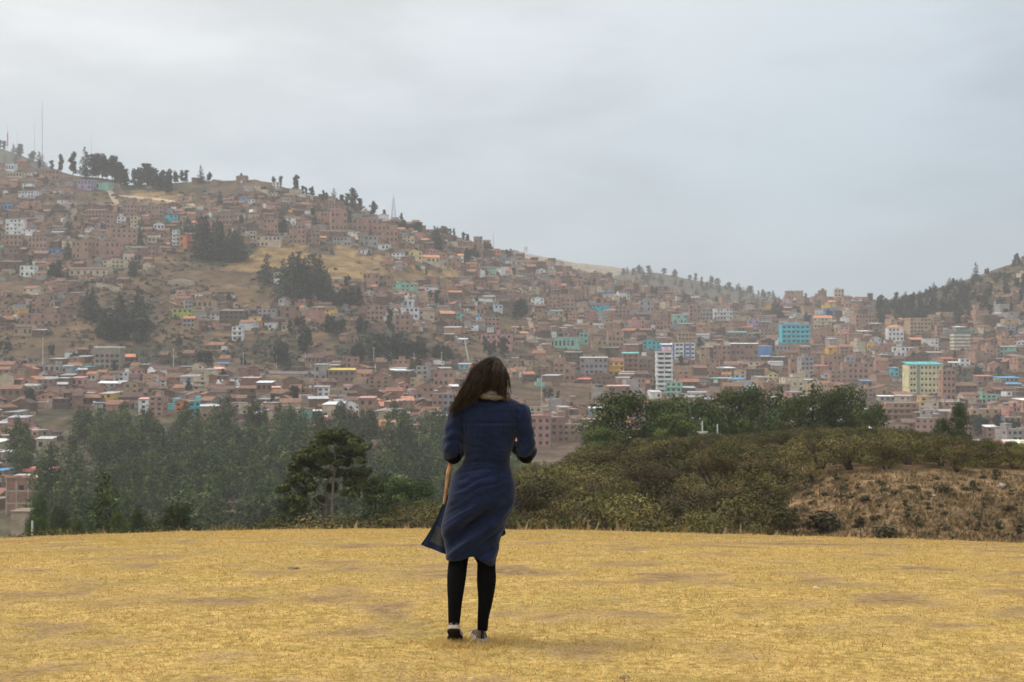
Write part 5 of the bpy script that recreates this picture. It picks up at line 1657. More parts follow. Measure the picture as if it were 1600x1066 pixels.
def strip_wall(u0, v0, u1, v1, hgt, col, label, ymin=560, name='wall', n=8):
    """free-standing masonry wall following the ground"""
    mb = MB(); P = []
    for j in range(n + 1):
        t = j / n
        q = hit(u0 * (1 - t) + u1 * t, v0 * (1 - t) + v1 * t, ymin)
        if q: P.append(q)
    for a, b in zip(P[:-1], P[1:]):
        d = (b - a); d.z = 0; s = Vector((-d.y, d.x, 0)).normalized() * .2
        vs = [tuple(a - s - Vector((0, 0, 1.5))), tuple(b - s - Vector((0, 0, 1.5))), tuple(b + s - Vector((0, 0, 1.5))), tuple(a + s - Vector((0, 0, 1.5))),
              tuple(a - s + Vector((0, 0, hgt))), tuple(b - s + Vector((0, 0, hgt))), tuple(b + s + Vector((0, 0, hgt))), tuple(a + s + Vector((0, 0, hgt)))]
        mb.mesh(vs, [(4, 5, 6, 7), (0, 1, 5, 4), (2, 3, 7, 6), (1, 2, 6, 5), (3, 0, 4, 7)], 0, col)
    tag(mb.build(name, M_WALL), label, 'wall')
strip_wall(471, 505, 508, 508, 9.5, (.36, .20, .15), 'tall plain brick wall on the brown slope right of the terrace houses')
strip_wall(508, 487, 600, 484, 1.6, (.30, .25, .21), 'low pale boundary wall right of the tall brick wall')
strip_wall(262, 445, 305, 446, 3.0, (.42, .34, .26), 'short pale wall alone on the brown slope')
strip_wall(150, 449, 190, 457, 3.2, (.40, .32, .25), 'slanting pale wall above the tree hollow')
strip_wall(520, 441, 566, 441, 2.6, (.40, .30, .23), 'low tan wall under the golden slope')
strip_wall(700, 441, 790, 446, 2.2, (.33, .24, .18), 'long low tan wall at the foot of the golden slope')
strip_wall(250, 600, 450, 598, 2.4, (.30, .22, .17), 'retaining wall under the road with the bus')
strip_wall(850, 602, 940, 606, 2.0, (.42, .28, .20), 'long low wall above the green-brown bank')
strip_wall(860, 549, 945, 552, 1.6, (.26, .18, .13), 'terrace wall above the row with the ochre house')

# --- vehicles on the road
M_PAINTW = simple('white_paint', (0.75, 0.75, 0.73), .45, .5, .08, 2)
M_TYRE = simple('tyre_rubber', (0.02, 0.02, 0.02), .9, .1, .1, 5)
def vehicle(name, u, v, Lm, label, cat, kind):
    p = hit(u, v, 700)
    t = empty(name, (p.x, p.y, p.z + .45)); tag(t, label, cat)
    H = 2.7 if kind != 'truck' else 2.9
    m = MB()
    if kind == 'bus':
        prof = [(-Lm / 2, .45), (Lm / 2, .45), (Lm / 2, 1.5), (Lm / 2 - .25, H - .15), (Lm / 2 - .6, H), (-Lm / 2 + .3, H), (-Lm / 2, H - .3)]
    elif kind == 'truck':
        prof = [(-Lm / 2, .8), (Lm / 2 - 2.4, .8), (Lm / 2 - 2.4, H + .4), (-Lm / 2, H + .4)]
    else:
        prof = [(-Lm / 2, .4), (Lm / 2, .4), (Lm / 2, .9), (Lm / 2 - .9, 1.0), (Lm / 2 - 1.5, 1.45), (-Lm / 2 + .8, 1.45), (-Lm / 2, 1.0)]
    n = len(prof); y0, y1 = 0, 2.4 if kind != 'car' else 1.7
    vs = [(a, y0, b) for a, b in prof] + [(a, y1, b) for a, b in prof]
    m.mesh(vs, [tuple(range(n)), tuple(range(2 * n - 1, n - 1, -1))] + [(i + n, (i + 1) % n + n, (i + 1) % n, i) for i in range(n)], 0, (1, 1, 1))
    m.build('body' if kind != 'truck' else 'cargo_box', M_PAINTW, t)
    if kind == 'truck':
        m = MB(); a = Lm / 2 - 2.2
        pf = [(a, .5), (Lm / 2, .5), (Lm / 2, 1.5), (Lm / 2 - .4, 2.5), (a, 2.6)]
        m.mesh([(x, .1, z) for x, z in pf] + [(x, 2.3, z) for x, z in pf], [tuple(range(5)), tuple(range(9, 4, -1))] + [(i + 5, (i + 1) % 5 + 5, (i + 1) % 5, i) for i in range(5)], 0, (1, 1, 1)); m.build('cab', M_PAINTW, t)
        m = MB(); m.box(Lm / 2 - 1.5, Lm / 2 - .5, .06, .12, 1.5, 2.2); m.build('window', M_GLASS, t)
    elif kind == 'bus':
        m = MB(); m.box(-Lm / 2 + .4, Lm / 2 - .5, -.03, .03, 1.35, 2.15); m.build('window', M_GLASS, t)
    else:
        m = MB(); m.box(-Lm / 2 + .9, Lm / 2 - 1.4, -.02, .03, 1.0, 1.35); m.build('window', M_GLASS, t)
    for x in (-Lm / 2 + Lm * .2, Lm / 2 - Lm * .2):
        m = MB(); m.tube([(x, -.05, .42), (x, .3, .42)], .42, 10); m.build('wheel', M_TYRE, t)
vehicle('bus', 293.5, 580.5, 7.4, 'white bus driving on the road at the foot of the brown hill', 'bus', 'bus')
vehicle('truck', 678, 573, 12.2, 'long white box truck on the road below the shaded bank', 'truck', 'truck')
vehicle('parked_car', 258, 579.5, 4.2, 'small white car on the road just left of the bus', 'car', 'car')
vehicle('parked_car', 113, 587, 4.2, 'white car on the road left of the concrete apartment block', 'car', 'car')

# --- blue tarpaulin canopies and white tents
def canopy(u0, u1, v0, v1, col, label, cat='canopy', name='canopy', humps=1):
    p = hit((u0 + u1) / 2, v1, 560); k = p.y / FPX; w = (u1 - u0) * k; h = (v1 - v0) * k + 2.2
    t = empty(name, (p.x, p.y, p.z)); tag(t, label, cat)
    m = MB(); d = 5
    for i in range(humps):
        a = -w / 2 + i * w / humps; b = a + w / humps * .94; c = (a + b) / 2
        vs = [(a, 0, 2.2), (b, 0, 2.2), (b, d, 2.4), (a, d, 2.4), (c, .3, h), (c, d - .3, h)]
        m.mesh(vs, [(0, 1, 4), (1, 2, 5, 4), (2, 3, 5), (3, 0, 4, 5)], 0, col)
    m.build('sheet', M_METAL, t)
    for x in (-w / 2, w / 2):
        m = MB(); m.tube([(x, .05, -1), (x, .05, 2.2)], .08, 5, 0, (.2, .2, .2)); m.build('post', M_METAL, t)
canopy(114, 128, 580, 587, (.08, .32, .62), 'bright blue tarpaulin roof, left of the two below the apartment block')
canopy(233, 251, 580, 588, (.08, .32, .62), 'bright blue tarpaulin roof by the road, right of the concrete apartment block')
canopy(336, 373, 600, 610, (.75, .74, .70), 'row of white pointed tents above the edge of the wood', 'tent', 'tent', 5)
canopy(745, 752, 493, 506, (.10, .38, .60), 'small blue sheet hanging between brick houses above the woman', 'canopy')

# --- masts and poles
M_MAST = simple('mast_steel', (0.33, 0.34, 0.35), .6, .4, .1, 1)
M_REDMAST = simple('red_mast', (0.50, 0.10, 0.08), .6, .3, .1, 1)
M_WHITE = simple('white_concrete', (0.62, 0.62, 0.60), .8, .3, .15, 3)
def mast(u, vt, vb, label, r=.22, red=None, lattice=False, ymin=1000):
    p = None
    for dv in range(0, 24, 2):
        p = hit(u, vb + dv, ymin)
        if p: break
    H = vz(p.y, vt) - p.z
    t = empty('radio_mast', p); tag(t, label, 'mast')
    m = MB()
    if lattice:
        b = 2.4
        for (sx, sy) in ((-1, -1), (1, -1), (1, 1), (-1, 1)):
            m.tube([(sx * b, sy * b, -2), (sx * .5, sy * .5, H * .8)], [.22, .14], 4)
        for j in range(9):
            f, g = j / 9, (j + 1) / 9
            a, c = b + (.5 - b) * f, b + (.5 - b) * g
            for (s0, s1) in (((-1, -1), (1, -1)), ((1, -1), (1, 1)), ((1, 1), (-1, 1)), ((-1, 1), (-1, -1))):
                m.tube([(s0[0] * a, s0[1] * a, H * .8 * f), (s1[0] * c, s1[1] * c, H * .8 * g)], .09, 3)
                m.tube([(s0[0] * a, s0[1] * a, H * .8 * f), (s1[0] * a, s1[1] * a, H * .8 * f)], .09, 3)
        m.build('lattice', M_MAST, t)
        m = MB(); m.tube([(0, 0, H * .78), (0, 0, H)], .12, 5); m.build('antenna', M_MAST, t)
    else:
        m.tube([(0, 0, -2), (0, 0, H * .6), (0, 0, H)], [r, r * .8, r * .35], 5); m.build('pole', M_MAST, t)
        if red:
            m = MB(); m.tube([(0, 0, H * red[0]), (0, 0, H * red[1])], r * 2.4, 6); m.build('marker', M_REDMAST, t)
mast(12, 195, 252, 'thin mast with a red section, leftmost on the skyline', .20, (.45, .8))
mast(27, 204, 252, 'faint thin mast, second from the left on the skyline', .12)
mast(54, 192, 256, 'thin mast just left of the tallest skyline mast', .17)
mast(66, 160, 257, 'tallest thin mast on the left skyline', .30)
mast(143, 202, 272, 'faint mast rising behind the dark skyline grove', .14)
mast(615, 301, 344, 'grey lattice mast on the descending skyline', .2, None, True)
mast(771, 361, 388, 'small faint mast low on the descending skyline', .28)
def pole(u, vt, vb, label, arm=0, ymin=560, r=.16, name='utility_pole', lean=0.0, cat='pole'):
    p = hit(u, vb, ymin); H = vz(p.y, vt) - p.z
    t = empty(name, p); tag(t, label, cat)
    m = MB(); m.tube([(0, 0, -1), (lean, 0, H)], [r, r * .7], 6, 0); m.build('shaft', M_WHITE, t)
    if arm:
        m = MB(); m.box(lean - arm, lean + arm, -.1, .1, H - .5, H - .3); m.build('cross_arm', M_WHITE, t)
pole(67, 527, 578, 'tall pale pole by the road at the far left', 0, 700, .24)
pole(217, 560, 576, 'short pale post beside the white kiosk on the road', 0, 700)
pole(271, 545, 577, 'tall white lamp pole just left of the bus', .9, 700, .22)
pole(380, 550, 578, 'pale pole at the slim tree above the road', 0, 700, .17)
pole(432, 545, 576, 'pale pole below the bushy slope left of the yellow roof', 1.0, 700)
pole(477, 550, 576, 'pale pole between the slope and the town edge', 0, 700)
pole(584, 543, 572, 'white pole with a cross arm against the shaded bank', 1.0, 700, .2)
pole(647, 552, 572, 'pale pole left of the long white truck', .7, 700, .18)
pole(690, 550, 574, 'pale pole right of the long white truck', .7, 700, .18)
pole(889, 534, 560, 'pale pole on the slope above the ochre house row', .7, 700, .18)
pole(846, 585, 640, 'thin grey pole right of the woman in front of the low bank', 0, 600, .14)
pole(724, 526, 570, 'slanting white boom above the woman\'s head', 0, 700, .34, 'boom', 3.6, 'boom') if False else None
p0 = hit(734, 571, 700); t = empty('boom', p0); tag(t, 'slanting white boom beside the woman\'s head', 'boom')
m = MB(); k = p0.y / FPX; m.tube([(0, 0, -1), (-9 * k, 0, 45 * k)], [.55, .28], 4); m.build('shaft', M_WHITE, t)
# white cross-shaped post and its thinner neighbour above the thicket
for u, vt, vb, arm, lb in ((1097.5, 658, 700, 1.0, 'white cross-shaped post rising above the thicket'), (1121, 663, 700, 0, 'short thin white post right of the cross-shaped one')):
    Y = 140.0; X = (u - 800) / FPX * Y; z = ground(X, Y); H = vz(Y, vt) - z
    t = empty('marker_post', (X, Y, z)); tag(t, lb, 'post')
    m = MB(); m.tube([(0, 0, -.5), (0, 0, H)], [.075, .06], 8); m.build('shaft', M_WHITE, t)
    if arm:
        m = MB(); m.box(-.5, .55, -.05, .05, H - 1.12, H - 1.02); m.box(-.28, .3, -.12, .12, H - 1.26, H - 1.14); m.build('cross_arm', M_WHITE, t)
# concrete post at the left meadow edge
Y = 100.0; X = (50.5 - 800) / FPX * Y; z = ground(X, Y)
m = MB(); m.tube([(0, 0, -.3), (0, 0, vz(Y, 814) - z)], .07, 8); o = m.build('fence_post', M_WHITE); o.location = (X, Y, z); tag(o, 'single pale concrete post at the left end of the meadow edge', 'post')
# white tank on the far pale ridge
p = f_hit(F1, 2700, 420, 821, 0.0)
t = empty('water_tower', p); tag(t, 'small white tank on legs on the pale far ridge', 'water tower')
m = MB(); k = 2700 / FPX; m.tube([(0, 0, 4 * k), (0, 0, 11 * k)], 3.4 * k, 10); m.build('tank', M_WHITE, t)
for sx in (-1, 1):
    m = MB(); m.tube([(sx * 2.4 * k, 0, -3), (sx * 2.4 * k, 0, 4 * k)], .5 * k, 5); m.build('leg', M_WHITE, t)

# --- low sheds beyond the thicket, right
def shed(u0, u1, vt, vb, Y, label, rc, wc, n=1, posts=False, slant=True):
    k = Y / FPX; um = (u0 + u1) / 2; X = (um - 800) * k; z = ground(X, Y)
    w = (u1 - u0) * k
    t = empty('shed', (X, Y, z)); tag(t, label, 'shed')
    zr, ze = vz(Y, vt) - z, vz(Y, vb) - z
    m = MB(); m.box(-w / 2 + .2, w / 2 - .2, .3, 3.5, -1, ze - .05, 0, wc, False); m.build('wall', M_WALL, t)
    m = MB(); s = w / n
    for i in range(n):
        a = -w / 2 + i * s; c = tuple(x * (1 + .25 * RH.uniform(-1, 1)) for x in rc[i % len(rc)])
        vs = [(a, 0, ze), (a + s * .93, 0, ze), (a + s * .93 + (.8 if slant else 0), 4, zr), (a + (.8 if slant else 0), 4, zr)]
        vs += [(x, y, q + .06) for x, y, q in vs]
        m.mesh(vs, [(3, 2, 1, 0), (4, 5, 6, 7), (0, 1, 5, 4), (1, 2, 6, 5), (2, 3, 7, 6), (3, 0, 4, 7)], 0, c)
    m.build('roof', M_ROOF, t)
shed(1465, 1700, 692, 709, 124, 'long low shed roofed with white and rusty sheets beyond the dry slope', [(.70, .68, .64), (.66, .64, .6), (.36, .24, .18), (.74, .72, .70)], (.05, .045, .04), 15)
shed(1196, 1258, 722, 733, 116, 'low dark shelter with a pale sill under shrubs left of the slope', [(.42, .36, .30), (.30, .2, .15)], (.05, .04, .035), 4, False, False)
# ------------------------------------------------------------------ the woman
PS = 8.2 / FPX
def PQ(u, v, y=0.0): return Vector(((u - 750) * PS, y, (1003 - v) * PS))
_px = -50 * PS
WOMAN_LOC = (_px, 8.2, float(meadow_z(_px, 8.2)) + 0.004)

def ell(mb, c, r, n=14, k=9, m=0, col=(1, 1, 1), rot=None):
    vs, fs = [], []
    for a in range(k + 1):
        th = -math.pi / 2 + math.pi * a / k
        for b in range(n):
            ph = 6.28318 * b / n
            p = Vector((math.cos(ph) * math.cos(th) * r[0], math.sin(ph) * math.cos(th) * r[1], math.sin(th) * r[2]))
            if rot is not None: p = rot @ p
            vs.append(tuple(p + Vector(c)))
    for a in range(k):
        for b in range(n):
            fs.append((a * n + b, a * n + (b + 1) % n, (a + 1) * n + (b + 1) % n, (a + 1) * n + b))
    mb.mesh(vs, fs, m, col)

def rings_z(mb, rows, n=20):
    """vertical loft: rows of (x, y, z, rx, ry)"""
    vs, fs = [], []
    for (x, y, z, rx, ry) in rows:
        for b in range(n):
            ph = 6.28318 * b / n
            vs.append((x + math.cos(ph) * rx, y + math.sin(ph) * ry, z))
    for a in range(len(rows) - 1):
        for b in range(n):
            fs.append((a * n + b, a * n + (b + 1) % n, (a + 1) * n + (b + 1) % n, (a + 1) * n + b))
    fs.append(tuple(range(n - 1, -1, -1))); fs.append(tuple((len(rows) - 1) * n + b for b in range(n)))
    mb.mesh(vs, fs)

def fuse(name, mb, voxel, material, parent, smooth=4):
    """one continuous skin over the collected shapes"""
    me = mb.data(name + '_raw', material)
    o = bpy.data.objects.new(name + '_raw', me); COL.objects.link(o)
    r = o.modifiers.new('r', 'REMESH'); r.mode = 'VOXEL'; r.voxel_size = voxel; r.use_smooth_shade = True
    if smooth:
        s = o.modifiers.new('s', 'SMOOTH'); s.iterations = smooth; s.factor = 0.5
    dg = bpy.context.evaluated_depsgraph_get()
    out = bpy.data.meshes.new_from_object(o.evaluated_get(dg))
    bpy.data.objects.remove(o); bpy.data.meshes.remove(me)
    out.name = name
    out.materials.clear(); out.materials.append(material)
    for p in out.polygons: p.use_smooth = True
    return link(name, out, parent)

def crom(pts, n):
    """smooth path through points (tuples of floats)"""
    out = []
    P = [pts[0]] + list(pts) + [pts[-1]]
    for i in range(1, len(P) - 2):
        for j in range(n):
            t = j / n
            out.append(tuple(0.5 * ((2 * b) + (-a + c) * t + (2 * a - 5 * b + 4 * c - d) * t * t + (-a + 3 * b - 3 * c + d) * t ** 3)
                             for a, b, c, d in zip(P[i - 1], P[i], P[i + 1], P[i + 2])))
    out.append(tuple(pts[-1]))
    return out

M_SKIN = simple('skin', (0.46, 0.24, 0.15), .5, .4, .06, 30)
M_TIGHTS = simple('black_tights', (0.003, 0.003, 0.0035), .9, .1, .3, 60, .001)
M_BLACKKNIT = simple('black_knit', (0.003, 0.003, 0.004), .9, .1, .3, 80, .001)

def denim(name, col):
    m, nd, L, b = mat(name, .85, .15)
    n1 = noise_tex(nd, L, 9, 5, .6); n2 = noise_tex(nd, L, 220, 3, .7); n3 = noise_tex(nd, L, 45, 4, .65, stretch=(1, 1, 3))
    f = rng(nd, L, n1, .3, .7, .72, 1.28); g = rng(nd, L, n2, .3, .7, .82, 1.18); h = rng(nd, L, n3, .3, .7, .85, 1.15)
    a = nd.new('ShaderNodeMath'); a.operation = 'MULTIPLY'; L(f, a.inputs[0]); L(g, a.inputs[1])
    a2 = nd.new('ShaderNodeMath'); a2.operation = 'MULTIPLY'; L(a.outputs[0], a2.inputs[0]); L(h, a2.inputs[1])
    sc = nd.new('ShaderNodeVectorMath'); sc.operation = 'SCALE'; sc.inputs[0].default_value = col; L(a2.outputs[0], sc.inputs['Scale'])
    L(sc.outputs[0], b.inputs['Base Color'])
    b.inputs['Sheen Weight'].default_value = .15; b.inputs['Sheen Roughness'].default_value = .5
    bump(nd, L, b, n3, .5, .004)
    return m
M_DENIM = denim('blue_denim', (0.0070, 0.0140, 0.041))
M_LINING = denim('dress_lining', (0.040, 0.041, 0.043))
M_TRIM = denim('denim_seam', (0.006, 0.012, 0.033))

def make_woman():
    T = empty('person', WOMAN_LOC)
    tag(T, 'woman seen from behind in a navy denim dress, brown hair and hem blown left', 'person')
    s = PS
    # ---- body, one continuous surface
    b = MB()
    rows = [(765, 0.01, 800, 13, .05), (760, .01, 788, 30, .075), (756, 0.01, 770, 36, .085), (759, .01, 745, 31, .08), (762, .01, 722, 29, .07), (764, .01, 700, 31, .075), (766, .01, 672, 36, .085),
            (767, .015, 652, 38, .08), (768, .02, 640, 34, .06), (769, .01, 632, 26, .06), (769, .01, 624, 15, .052), (769, .015, 610, 13, .05), (769, .02, 600, 13, .05)]
    rings_z(b, [((u - 750) * s, y, (1003 - v) * s, r * s, ry) for u, y, v, r, ry in rows])
    hd = Matrix.Rotation(math.radians(-16), 3, 'X')
    hc = PQ(769, 586, .035)
    ell(b, hc, (.072, .092, .098), rot=hd)
    ell(b, hc + hd @ Vector((0, .045, -.055)), (.052, .05, .062), rot=hd)          # jaw and cheeks
    ell(b, hc + hd @ Vector((0, .096, -.022)), (.012, .017, .022), rot=hd)          # nose
    ell(b, hc + hd @ Vector((0, .088, -.058)), (.022, .010, .009), rot=hd)          # lips
    ell(b, hc + hd @ Vector((0, .078, -.090)), (.020, .018, .014), rot=hd)          # chin
    for sx in (-1, 1):
        ell(b, hc + hd @ Vector((sx * .073, .0, -.02)), (.008, .017, .028), rot=hd)  # ears
    # arms: upper arm hanging, forearm forward
    arms = {-1: [(722, 642, .01), (712, 670, -.005), (708, 710, -.01), (716, 706, .11), (728, 698, .21)],
            1: [(813, 644, .01), (820, 670, -.005), (823, 709, -.01), (812, 704, .11), (796, 696, .21)]}
    for sx, pp in arms.items():
        P = crom([tuple(PQ(*q)) for q in pp], 6)
        n = len(P); rr_ = np.interp(np.linspace(0, 1, n), [0, .25, .5, .62, 1], [.036, .034, .029, .030, .023])
        b.tube(P, list(rr_), 12)
        w = Vector(P[-1]); d = Vector((-sx * .35, .85, .12)).normalized()
        side = Vector((0, 0, 1)).cross(d).normalized() * (-sx)
        up = d.cross(side).normalized()
        palm = w + d * .045
        b.tube([w - d * .01, w + d * .02, palm, w + d * .085], [.024, .026, .032, .030], 12)
        for i, (off, ln) in enumerate(((-.027, .068), (-.009, .078), (.009, .074), (.026, .058))):
            r0 = w + d * .085 + up * off * 1.0
            curl = side * 1.0
            p1 = r0 + d * ln * .42 + curl * ln * .10; p2 = p1 + (d * .55 + curl * .65) * ln * .34; p3 = p2 + (d * .1 + curl * .95) * ln * .28
            b.tube([r0 - d * .02, r0, p1, p2, p3], [.0095, .0095, .0088, .0082, .0068], 8)
        t0 = w + d * .035 + up * .026
        b.tube([t0, t0 + d * .028 + up * .018 + side * .008, t0 + d * .055 + up * .018 + side * .024, t0 + d * .075 + up * .010 + side * .036], [.013, .0115, .010, .0085], 8)
    # legs
    LEG = {-1: ([(742, 790, 0.01), (729, 830, .025), (717.5, 869, .02), (713.5, 903, -.02), (711.5, 938, -.048), (710, 972, -.052)], [20, 18, 15.4, 14.8, 11.4, 9.0]),
           1: ([(768, 790, 0.01), (764, 835, .03), (760, 880, .035), (760, 908, .015), (758.5, 938, .0), (755, 965, -.005), (754, 985, .0)], [20, 18, 14.6, 15.1, 11.8, 9.0, 8.3])}
    for sx, (pp, rp) in LEG.items():
        P = crom([tuple(PQ(*q)) + (r_ * s,) for q, r_ in zip(pp, rp)], 6)
        b.tube([q[:3] for q in P], [q[3] * .93 for q in P], 14)
    aL, aR = PQ(710, 972, -.052), PQ(753.5, 986, 0)
    b.tube([aL, aL + Vector((0, .01, -.01)), PQ(710, 989, .03), PQ(710.5, 995, .09)], [.024, .024, .018, .012], 10)
    b.tube([aR, PQ(753, 991, .02), PQ(750, 995, .09), PQ(747, 997, .14)], [.024, .022, .020, .012], 10)
    fuse('body', b, .0055, M_SKIN, T)
    for sx in (-1, 1):
        e = MB(); ell(e, hc + hd @ Vector((sx * .030, .079, -.004)), (.012, .008, .008), rot=hd)
        o = e.build('eye', simple('eye_white', (.7, .7, .68), .3, .5, .02), T, True)
        e = MB(); ell(e, hc + hd @ Vector((sx * .030, .086, -.005)), (.005, .003, .005), rot=hd); e.build('iris', simple('iris_brown', (.05, .025, .012), .2, .5, .02), o, True)
    e = MB(); ell(e, hc + hd @ Vector((0, .095, -.058)), (.021, .005, .006), rot=hd); e.build('lips', simple('lips', (.35, .10, .08), .4, .5, .05), T, True)

    # ---- tights: one mesh over both legs
    t = MB()
    for sx, (pp, rp) in LEG.items():
        P = crom([tuple(PQ(*q)) + (r_ * s,) for q, r_ in zip(pp, rp)], 8)
        t.tube([q[:3] for q in P], [q[3] for q in P], 22)
    t.tube([tuple(aL), tuple(aL + Vector((0, .012, -.018)))], [.031, .029], 16)
    rings_z(t, [((u - 750) * s, y, (1003 - v) * s, r * s, ry) for u, y, v, r, ry in [(758, 0.01, 806, 26, .07), (758, .01, 788, 31, .08), (756, 0.01, 770, 37, .09), (759, .01, 748, 32, .085)]])
    fuse('tights', t, .006, M_TIGHTS, T, 3)

    # ---- undersleeves
    for sx, pp in arms.items():
        P = crom([tuple(PQ(*q)) for q in pp[1:]], 6)
        P = P[6:]
        n = len(P)
        m = MB()
        ell(m, PQ(709 if sx < 0 else 823, 712, .0), (.040, .044, .047))
        rr_ = np.interp(np.linspace(0, 1, n), [0, .5, 1], [.043, .038, .030])
        P2 = [(x, y, z - .012 * (1 - i / n)) for i, (x, y, z) in enumerate(P)]
        m.tube(P2[:-2], list(rr_[:-2]), 14)
        fuse('undersleeve', m, .006, M_BLACKKNIT, T, 3)

    # ---- dress
    EV = [618, 621, 624, 628, 633, 640, 650, 660, 680, 700, 715, 727, 739, 752, 764, 778, 790, 800, 811, 820, 828, 836, 843, 860, 873, 890]
    EL = [752, 747, 738, 726, 718, 714, 714, 716, 721, 724, 726, 721, 710, 704, 702, 700, 697, 694, 691, 689, 689, 690, 692, 695, 697, 698]
    ER = [787, 791, 800, 810, 816, 818, 817, 814, 808, 801, 797, 797, 800, 804, 806, 806, 804, 799, 794, 791, 788, 785, 783, 779, 776, 774]
    DV = [618, 624, 633, 650, 680, 700, 727, 752, 778, 800, 843, 890]
    DD = [.052, .075, .094, .108, .116, .108, .100, .124, .136, .130, .122, .118]
    HU = [690, 698, 708, 720, 733, 738, 743, 750, 760, 770, 778]
    HVV = [872, 874.5, 875, 873, 868, 867, 868.5, 872, 878, 883.5, 879]
    def shp(x):
        return .5 * math.sin(x) + .7 * (1 - 2 * abs(math.sin(x / 2 + .4)) ** .8)
    def folds(u, v, ph):
        """outward displacement (m) of the cloth at photo position u, v; ph = angle, back is -pi/2"""
        d = 0.0
        back = max(0.0, -math.sin(ph))
        g = math.exp(-((v - 674) / 11.0) ** 2) if v > 661 else 0.0
        d += .0065 * g * math.sin(u * .72 + 5.0 * mnoise.noise(Vector((u / 11.0, v / 40.0, 1.1)))) * (.5 + mnoise.noise(Vector((u / 9.0, 4.4, v / 12.0)))) * (1 - .3 * math.sin(v * .1))
        d += -.0075 * math.exp(-((v - 660) / 1.6) ** 2) + .0050 * math.exp(-((v - 664) / 3.0) ** 2)
        d += -.0050 * (math.exp(-((u - 723 - (v - 650) * .05) / 1.5) ** 2) + math.exp(-((u - 808 + (v - 650) * .06) / 1.5) ** 2)) * (1 if 640 < v < 705 else 0)
        g = math.exp(-((v - 719) / 20.0) ** 2)
        q = v + .0035 * (u - 762) ** 2 * .55 + 4 * math.sin(u / 13.0)
        d += g * (.0110 * shp(q * .50) + .0055 * shp(q * .93 + 1.2 + u * .08))
        g = math.exp(-((v - 690) / 9.0) ** 2) * math.exp(-((u - 745) / 26.0) ** 2)
        d += .007 * g * math.sin((v - .45 * (u - 720)) * .52)
        g = math.exp(-((v - 757) / 16.0) ** 2)
        q = v + .42 * (u - 760) + 2.5 * math.sin(u / 9.0)
        d += g * (.012 * shp(q * .46 + .8) + .004 * shp(q * 1.1))
        g = 1 / (1 + math.exp(-(v - 783) / 7.0))
        sdist = .66 * (u - 800) + .75 * (v - 797) + 5 * math.sin((u - v * .4) / 26.0)
        d += g * (.032 * shp(sdist * .165 + .9) + .014 * shp(sdist * .36 + 2.2) + .004 * shp(sdist * .8))
        lt = (u - 700) * .68 + (v - 850) * .73; ll = (u - 700) * .73 - (v - 850) * .68
        d -= .050 * back * math.exp(-((lt - 2) / 9.0) ** 2) * math.exp(-((ll - 48) / 34.0) ** 2)
        n = mnoise.noise(Vector((u / 14.0, v / 10.0, 3.3 + math.sin(ph))))
        n2 = mnoise.noise(Vector((u / 5.0, v / 5.0, 7.7)))
        d += .0065 * n + .0030 * n2
        return d * (.25 + .75 * back) if v < 780 else d * (.4 + .6 * back)
    NA, NR = 132, 150
    vs, fs, ms = [], [], []
    for a in range(NR + 1):
        t_ = a / NR
        for k in range(NA):
            ph = 6.28318530718 * k / NA
            cx, sn = math.cos(ph), math.sin(ph)
            v0 = 618 + (874 - 618) * t_
            L_, R_ = np.interp(v0, EV, EL), np.interp(v0, EV, ER)
            uu = (L_ + R_) / 2 + (R_ - L_) / 2 * (abs(cx) ** .86) * (1 if cx > 0 else -1)
            hem = np.interp(uu, HU, HVV) if sn < .2 else np.interp(uu, [697, 776], [866, 872])
            w = max(0, (t_ - .6) / .4) ** 1.3
            v = v0 + (hem - 874) * w
            L_, R_ = np.interp(v, EV, EL), np.interp(v, EV, ER)
            cu, hu = (L_ + R_) / 2, (R_ - L_) / 2
            ex = .86
            uu = cu + hu * (abs(cx) ** ex) * (1 if cx > 0 else -1)
            dep = np.interp(v, DV, DD)
            yy = dep * (abs(sn) ** ex) * (1 if sn > 0 else -1) + .012
            f = folds(uu, v, ph)
            # shoulder roundness: the back slopes forward towards the neckline
            if v < 640 and sn < 0: yy += (640 - v) / 22.0 * .030
            nx_, ny_ = cx / hu / s * .1, sn / dep * .1
            nl = math.hypot(nx_, ny_)
            vs.append(((uu - 750) * s + f * nx_ / nl * .35, yy + f * ny_ / nl, (1003 - v) * s))
    for a in range(NR):
        for k in range(NA):
            fs.append((a * NA + k, a * NA + (k + 1) % NA, (a + 1) * NA + (k + 1) % NA, (a + 1) * NA + k))
            ms.append(2 if a == NR - 1 or a == NR - 3 else 0)
    m = MB(); m.mesh(vs, fs); m.m = ms
    # inner layer of the skirt, a few millimetres inside, joined at the hem
    n0 = len(m.v); a0 = 90
    inner = []
    for a in range(a0, NR + 1):
        for k in range(NA):
            x, y, z = vs[a * NA + k]
            c = Vector(((np.interp(1003 - z / s, EV, EL) + np.interp(1003 - z / s, EV, ER)) / 2 * s - 750 * s, .012, z))
            q = Vector((x, y, z)); q = q + (c - q).normalized() * .004
            inner.append(tuple(q))
    rows_ = NR - a0
    f2 = []
    for a in range(rows_):
        for k in range(NA):
            f2.append((a * NA + k, (a + 1) * NA + k, (a + 1) * NA + (k + 1) % NA, a * NA + (k + 1) % NA))
    m.mesh(inner, f2, 1)
    for k in range(NA):
        k2 = (k + 1) % NA
        m.f.append((NR * NA + k, NR * NA + k2, n0 + rows_ * NA + k2, n0 + rows_ * NA + k)); m.m.append(2); m.c.append((1, 1, 1))
